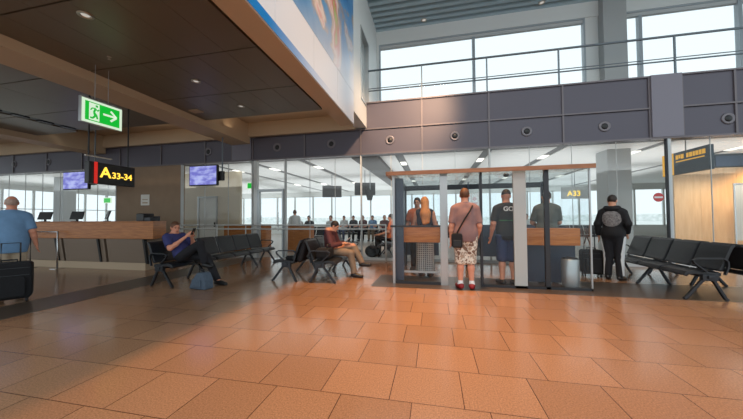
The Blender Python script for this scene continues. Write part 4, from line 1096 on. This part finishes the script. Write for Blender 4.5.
more = [(0, (-.68, 13.95, 0), 'traveller in black seated in the lounge left of the cabin'), (1, (-1.24, 13.95, 0), 'traveller in pale grey seated behind the orange topped sitter'),
        (2, (-1.8, 13.95, 0), 'traveller in blue seated between the burgundy man and the cabin'), (3, (-2.36, 13.95, 0), 'grey haired traveller seated left of the one in blue'),
        (0, (-4.5, 15.95, 0), 'traveller in black at the far end of the distant bench'), (1, (4.12, 14.35, 0), 'traveller in pale grey seated in the lounge behind the right cabin'),
        (2, (3.56, 14.35, 0), 'traveller in blue seated in the lounge behind the right cabin'), (3, (3.0, 14.35, 0), 'grey haired traveller seated in the lounge behind the right cabin'),
        (1, (1.06, 13.95, 0), 'traveller in pale grey seated in the lounge right behind the cabin doorway'), (3, (-.06, 13.95, 0), 'grey haired traveller seated in the lounge behind the blond woman'),
        (1, (-5.06, 15.95, 0), 'traveller in pale grey at the far left of the distant bench'),
        (0, (7.72, 15.15, 0), 'traveller in black seated in the lounge beyond the hooded man'), (1, (-6.52, 13.15, 0), 'traveller in pale grey seated behind the glass door')]
for k, loc, lab in more: dup(protos[k], loc, R(180), lab)
# person standing behind the glass door
person('pale dressed person standing in the lounge behind the glass door', (-5.9, 11.6, 0), R(20), stand_pose(1.66), 'skin', 'hairb', 'short', 'greypanel', 1.9, 'greypanel', 'long', 'black', h=.016, face=False)

# ------------------------------------------------------------------ light
wd = bpy.data.worlds.new('World'); bpy.context.scene.world = wd; wd.use_nodes = True
bg = wd.node_tree.nodes['Background']; bg.inputs[0].default_value = (.84, .95, 1.0, 1); bg.inputs[1].default_value = 1.2
def area(name, loc, rot, sx, sy, power, col):
    l = bpy.data.lights.new(name, 'AREA'); l.shape = 'RECTANGLE'; l.size = sx; l.size_y = sy; l.energy = power; l.color = col
    o = bpy.data.objects.new(name, l); C.objects.link(o); o.location = loc; o.rotation_euler = rot; return o
rs = area('added_floor_key', (-.1, 4.5, 12.0), (0, 0, 0), .6, 1.6, 170, (1, .46, .13)); rs.data.spread = R(46)  # added lamp out of view; warms the mid floor and edges the ceiling's shadow
for x, w in ((-16, 11), (-4, 11), (6, 8)):
    for y in (11.5, 16, 20):
        area('lounge_ceiling_fill', (x, y, 2.7), (R(180), 0, 0), w, 3.6, 9.5*w, (.95, .98, 1))  # added unseen lights thrown upward to brighten the lounge ceiling
area('recess_bounce_fill', (-6.3, 7.6, 4.1), (R(180), 0, 0), 7, .3, 7, (1, .80, .6))  # added warm fill standing in for floor bounce in the recess
def spot(loc, p, col=(1, .8, .55), ang=110):
    l = bpy.data.lights.new('wood_wall_spot', 'SPOT'); l.energy = p; l.color = col; l.spot_size = R(ang); l.spot_blend = .6; l.shadow_soft_size = .08
    o = bpy.data.objects.new('wood_wall_spot', l); C.objects.link(o); o.location = loc
area('added_rear_fill', (-1.2, -2.2, 12.0), (0, 0, 0), 6, 1.0, 520, (1, .86, .70))  # added fill behind the camera to lift the near left floor
sp = bpy.data.lights.new('fascia_bounce_spot', 'SPOT'); sp.energy = 6500; sp.color = (1, .62, .36); sp.spot_size = R(30); sp.spot_blend = 1; sp.shadow_soft_size = .3  # added spot imitating warm floor bounce on the left fascia
spo = bpy.data.objects.new('fascia_bounce_spot', sp); C.objects.link(spo); spo.location = (1.5, 2.5, 8.1); spo.rotation_euler = (Vector((-1.1, 8.7, 3.95))-Vector((1.5, 2.5, 8.1))).to_track_quat('-Z', 'Y').to_euler()
spot((10.6, 11.2, 3.2), 260, (1, .56, .2), 140)
spot((8.8, 10.6, 3.2), 160, (1, .86, .66), 140)  # extra spot added only to brighten the wood wall evenly

# ------------------------------------------------------------------ camera
cam = bpy.data.cameras.new('Camera'); co = bpy.data.objects.new('Camera', cam); C.objects.link(co)
yaw, pitch, roll, fpx = R(-12.126), R(1.5176), R(-.4396), 289.65
c, s = math.cos(yaw), math.sin(yaw)
rv = Vector((c, -s, 0)); fw = Vector((s, c, 0)); upv = Vector((0, 0, 1))
f2 = fw*math.cos(pitch)+upv*math.sin(pitch); u2 = upv*math.cos(pitch)-fw*math.sin(pitch)
r2 = rv*math.cos(roll)+u2*math.sin(roll); u3 = u2*math.cos(roll)-rv*math.sin(roll)
m = Matrix((r2, u3, -f2)).transposed().to_4x4(); m.translation = (0, 0, CAM_H); co.matrix_world = m
cam.sensor_width = 36; cam.lens = 36*fpx/743; cam.clip_start = .05; cam.clip_end = 1000
sc_ = bpy.context.scene; sc_.camera = co
sc_.view_settings.view_transform = 'Standard'; sc_.view_settings.look = 'None'; sc_.view_settings.gamma = 1
sc_.view_settings.exposure = 0.0
sc_.cycles.transparent_max_bounces = 32; sc_.cycles.max_bounces = 10; sc_.cycles.diffuse_bounces = 5
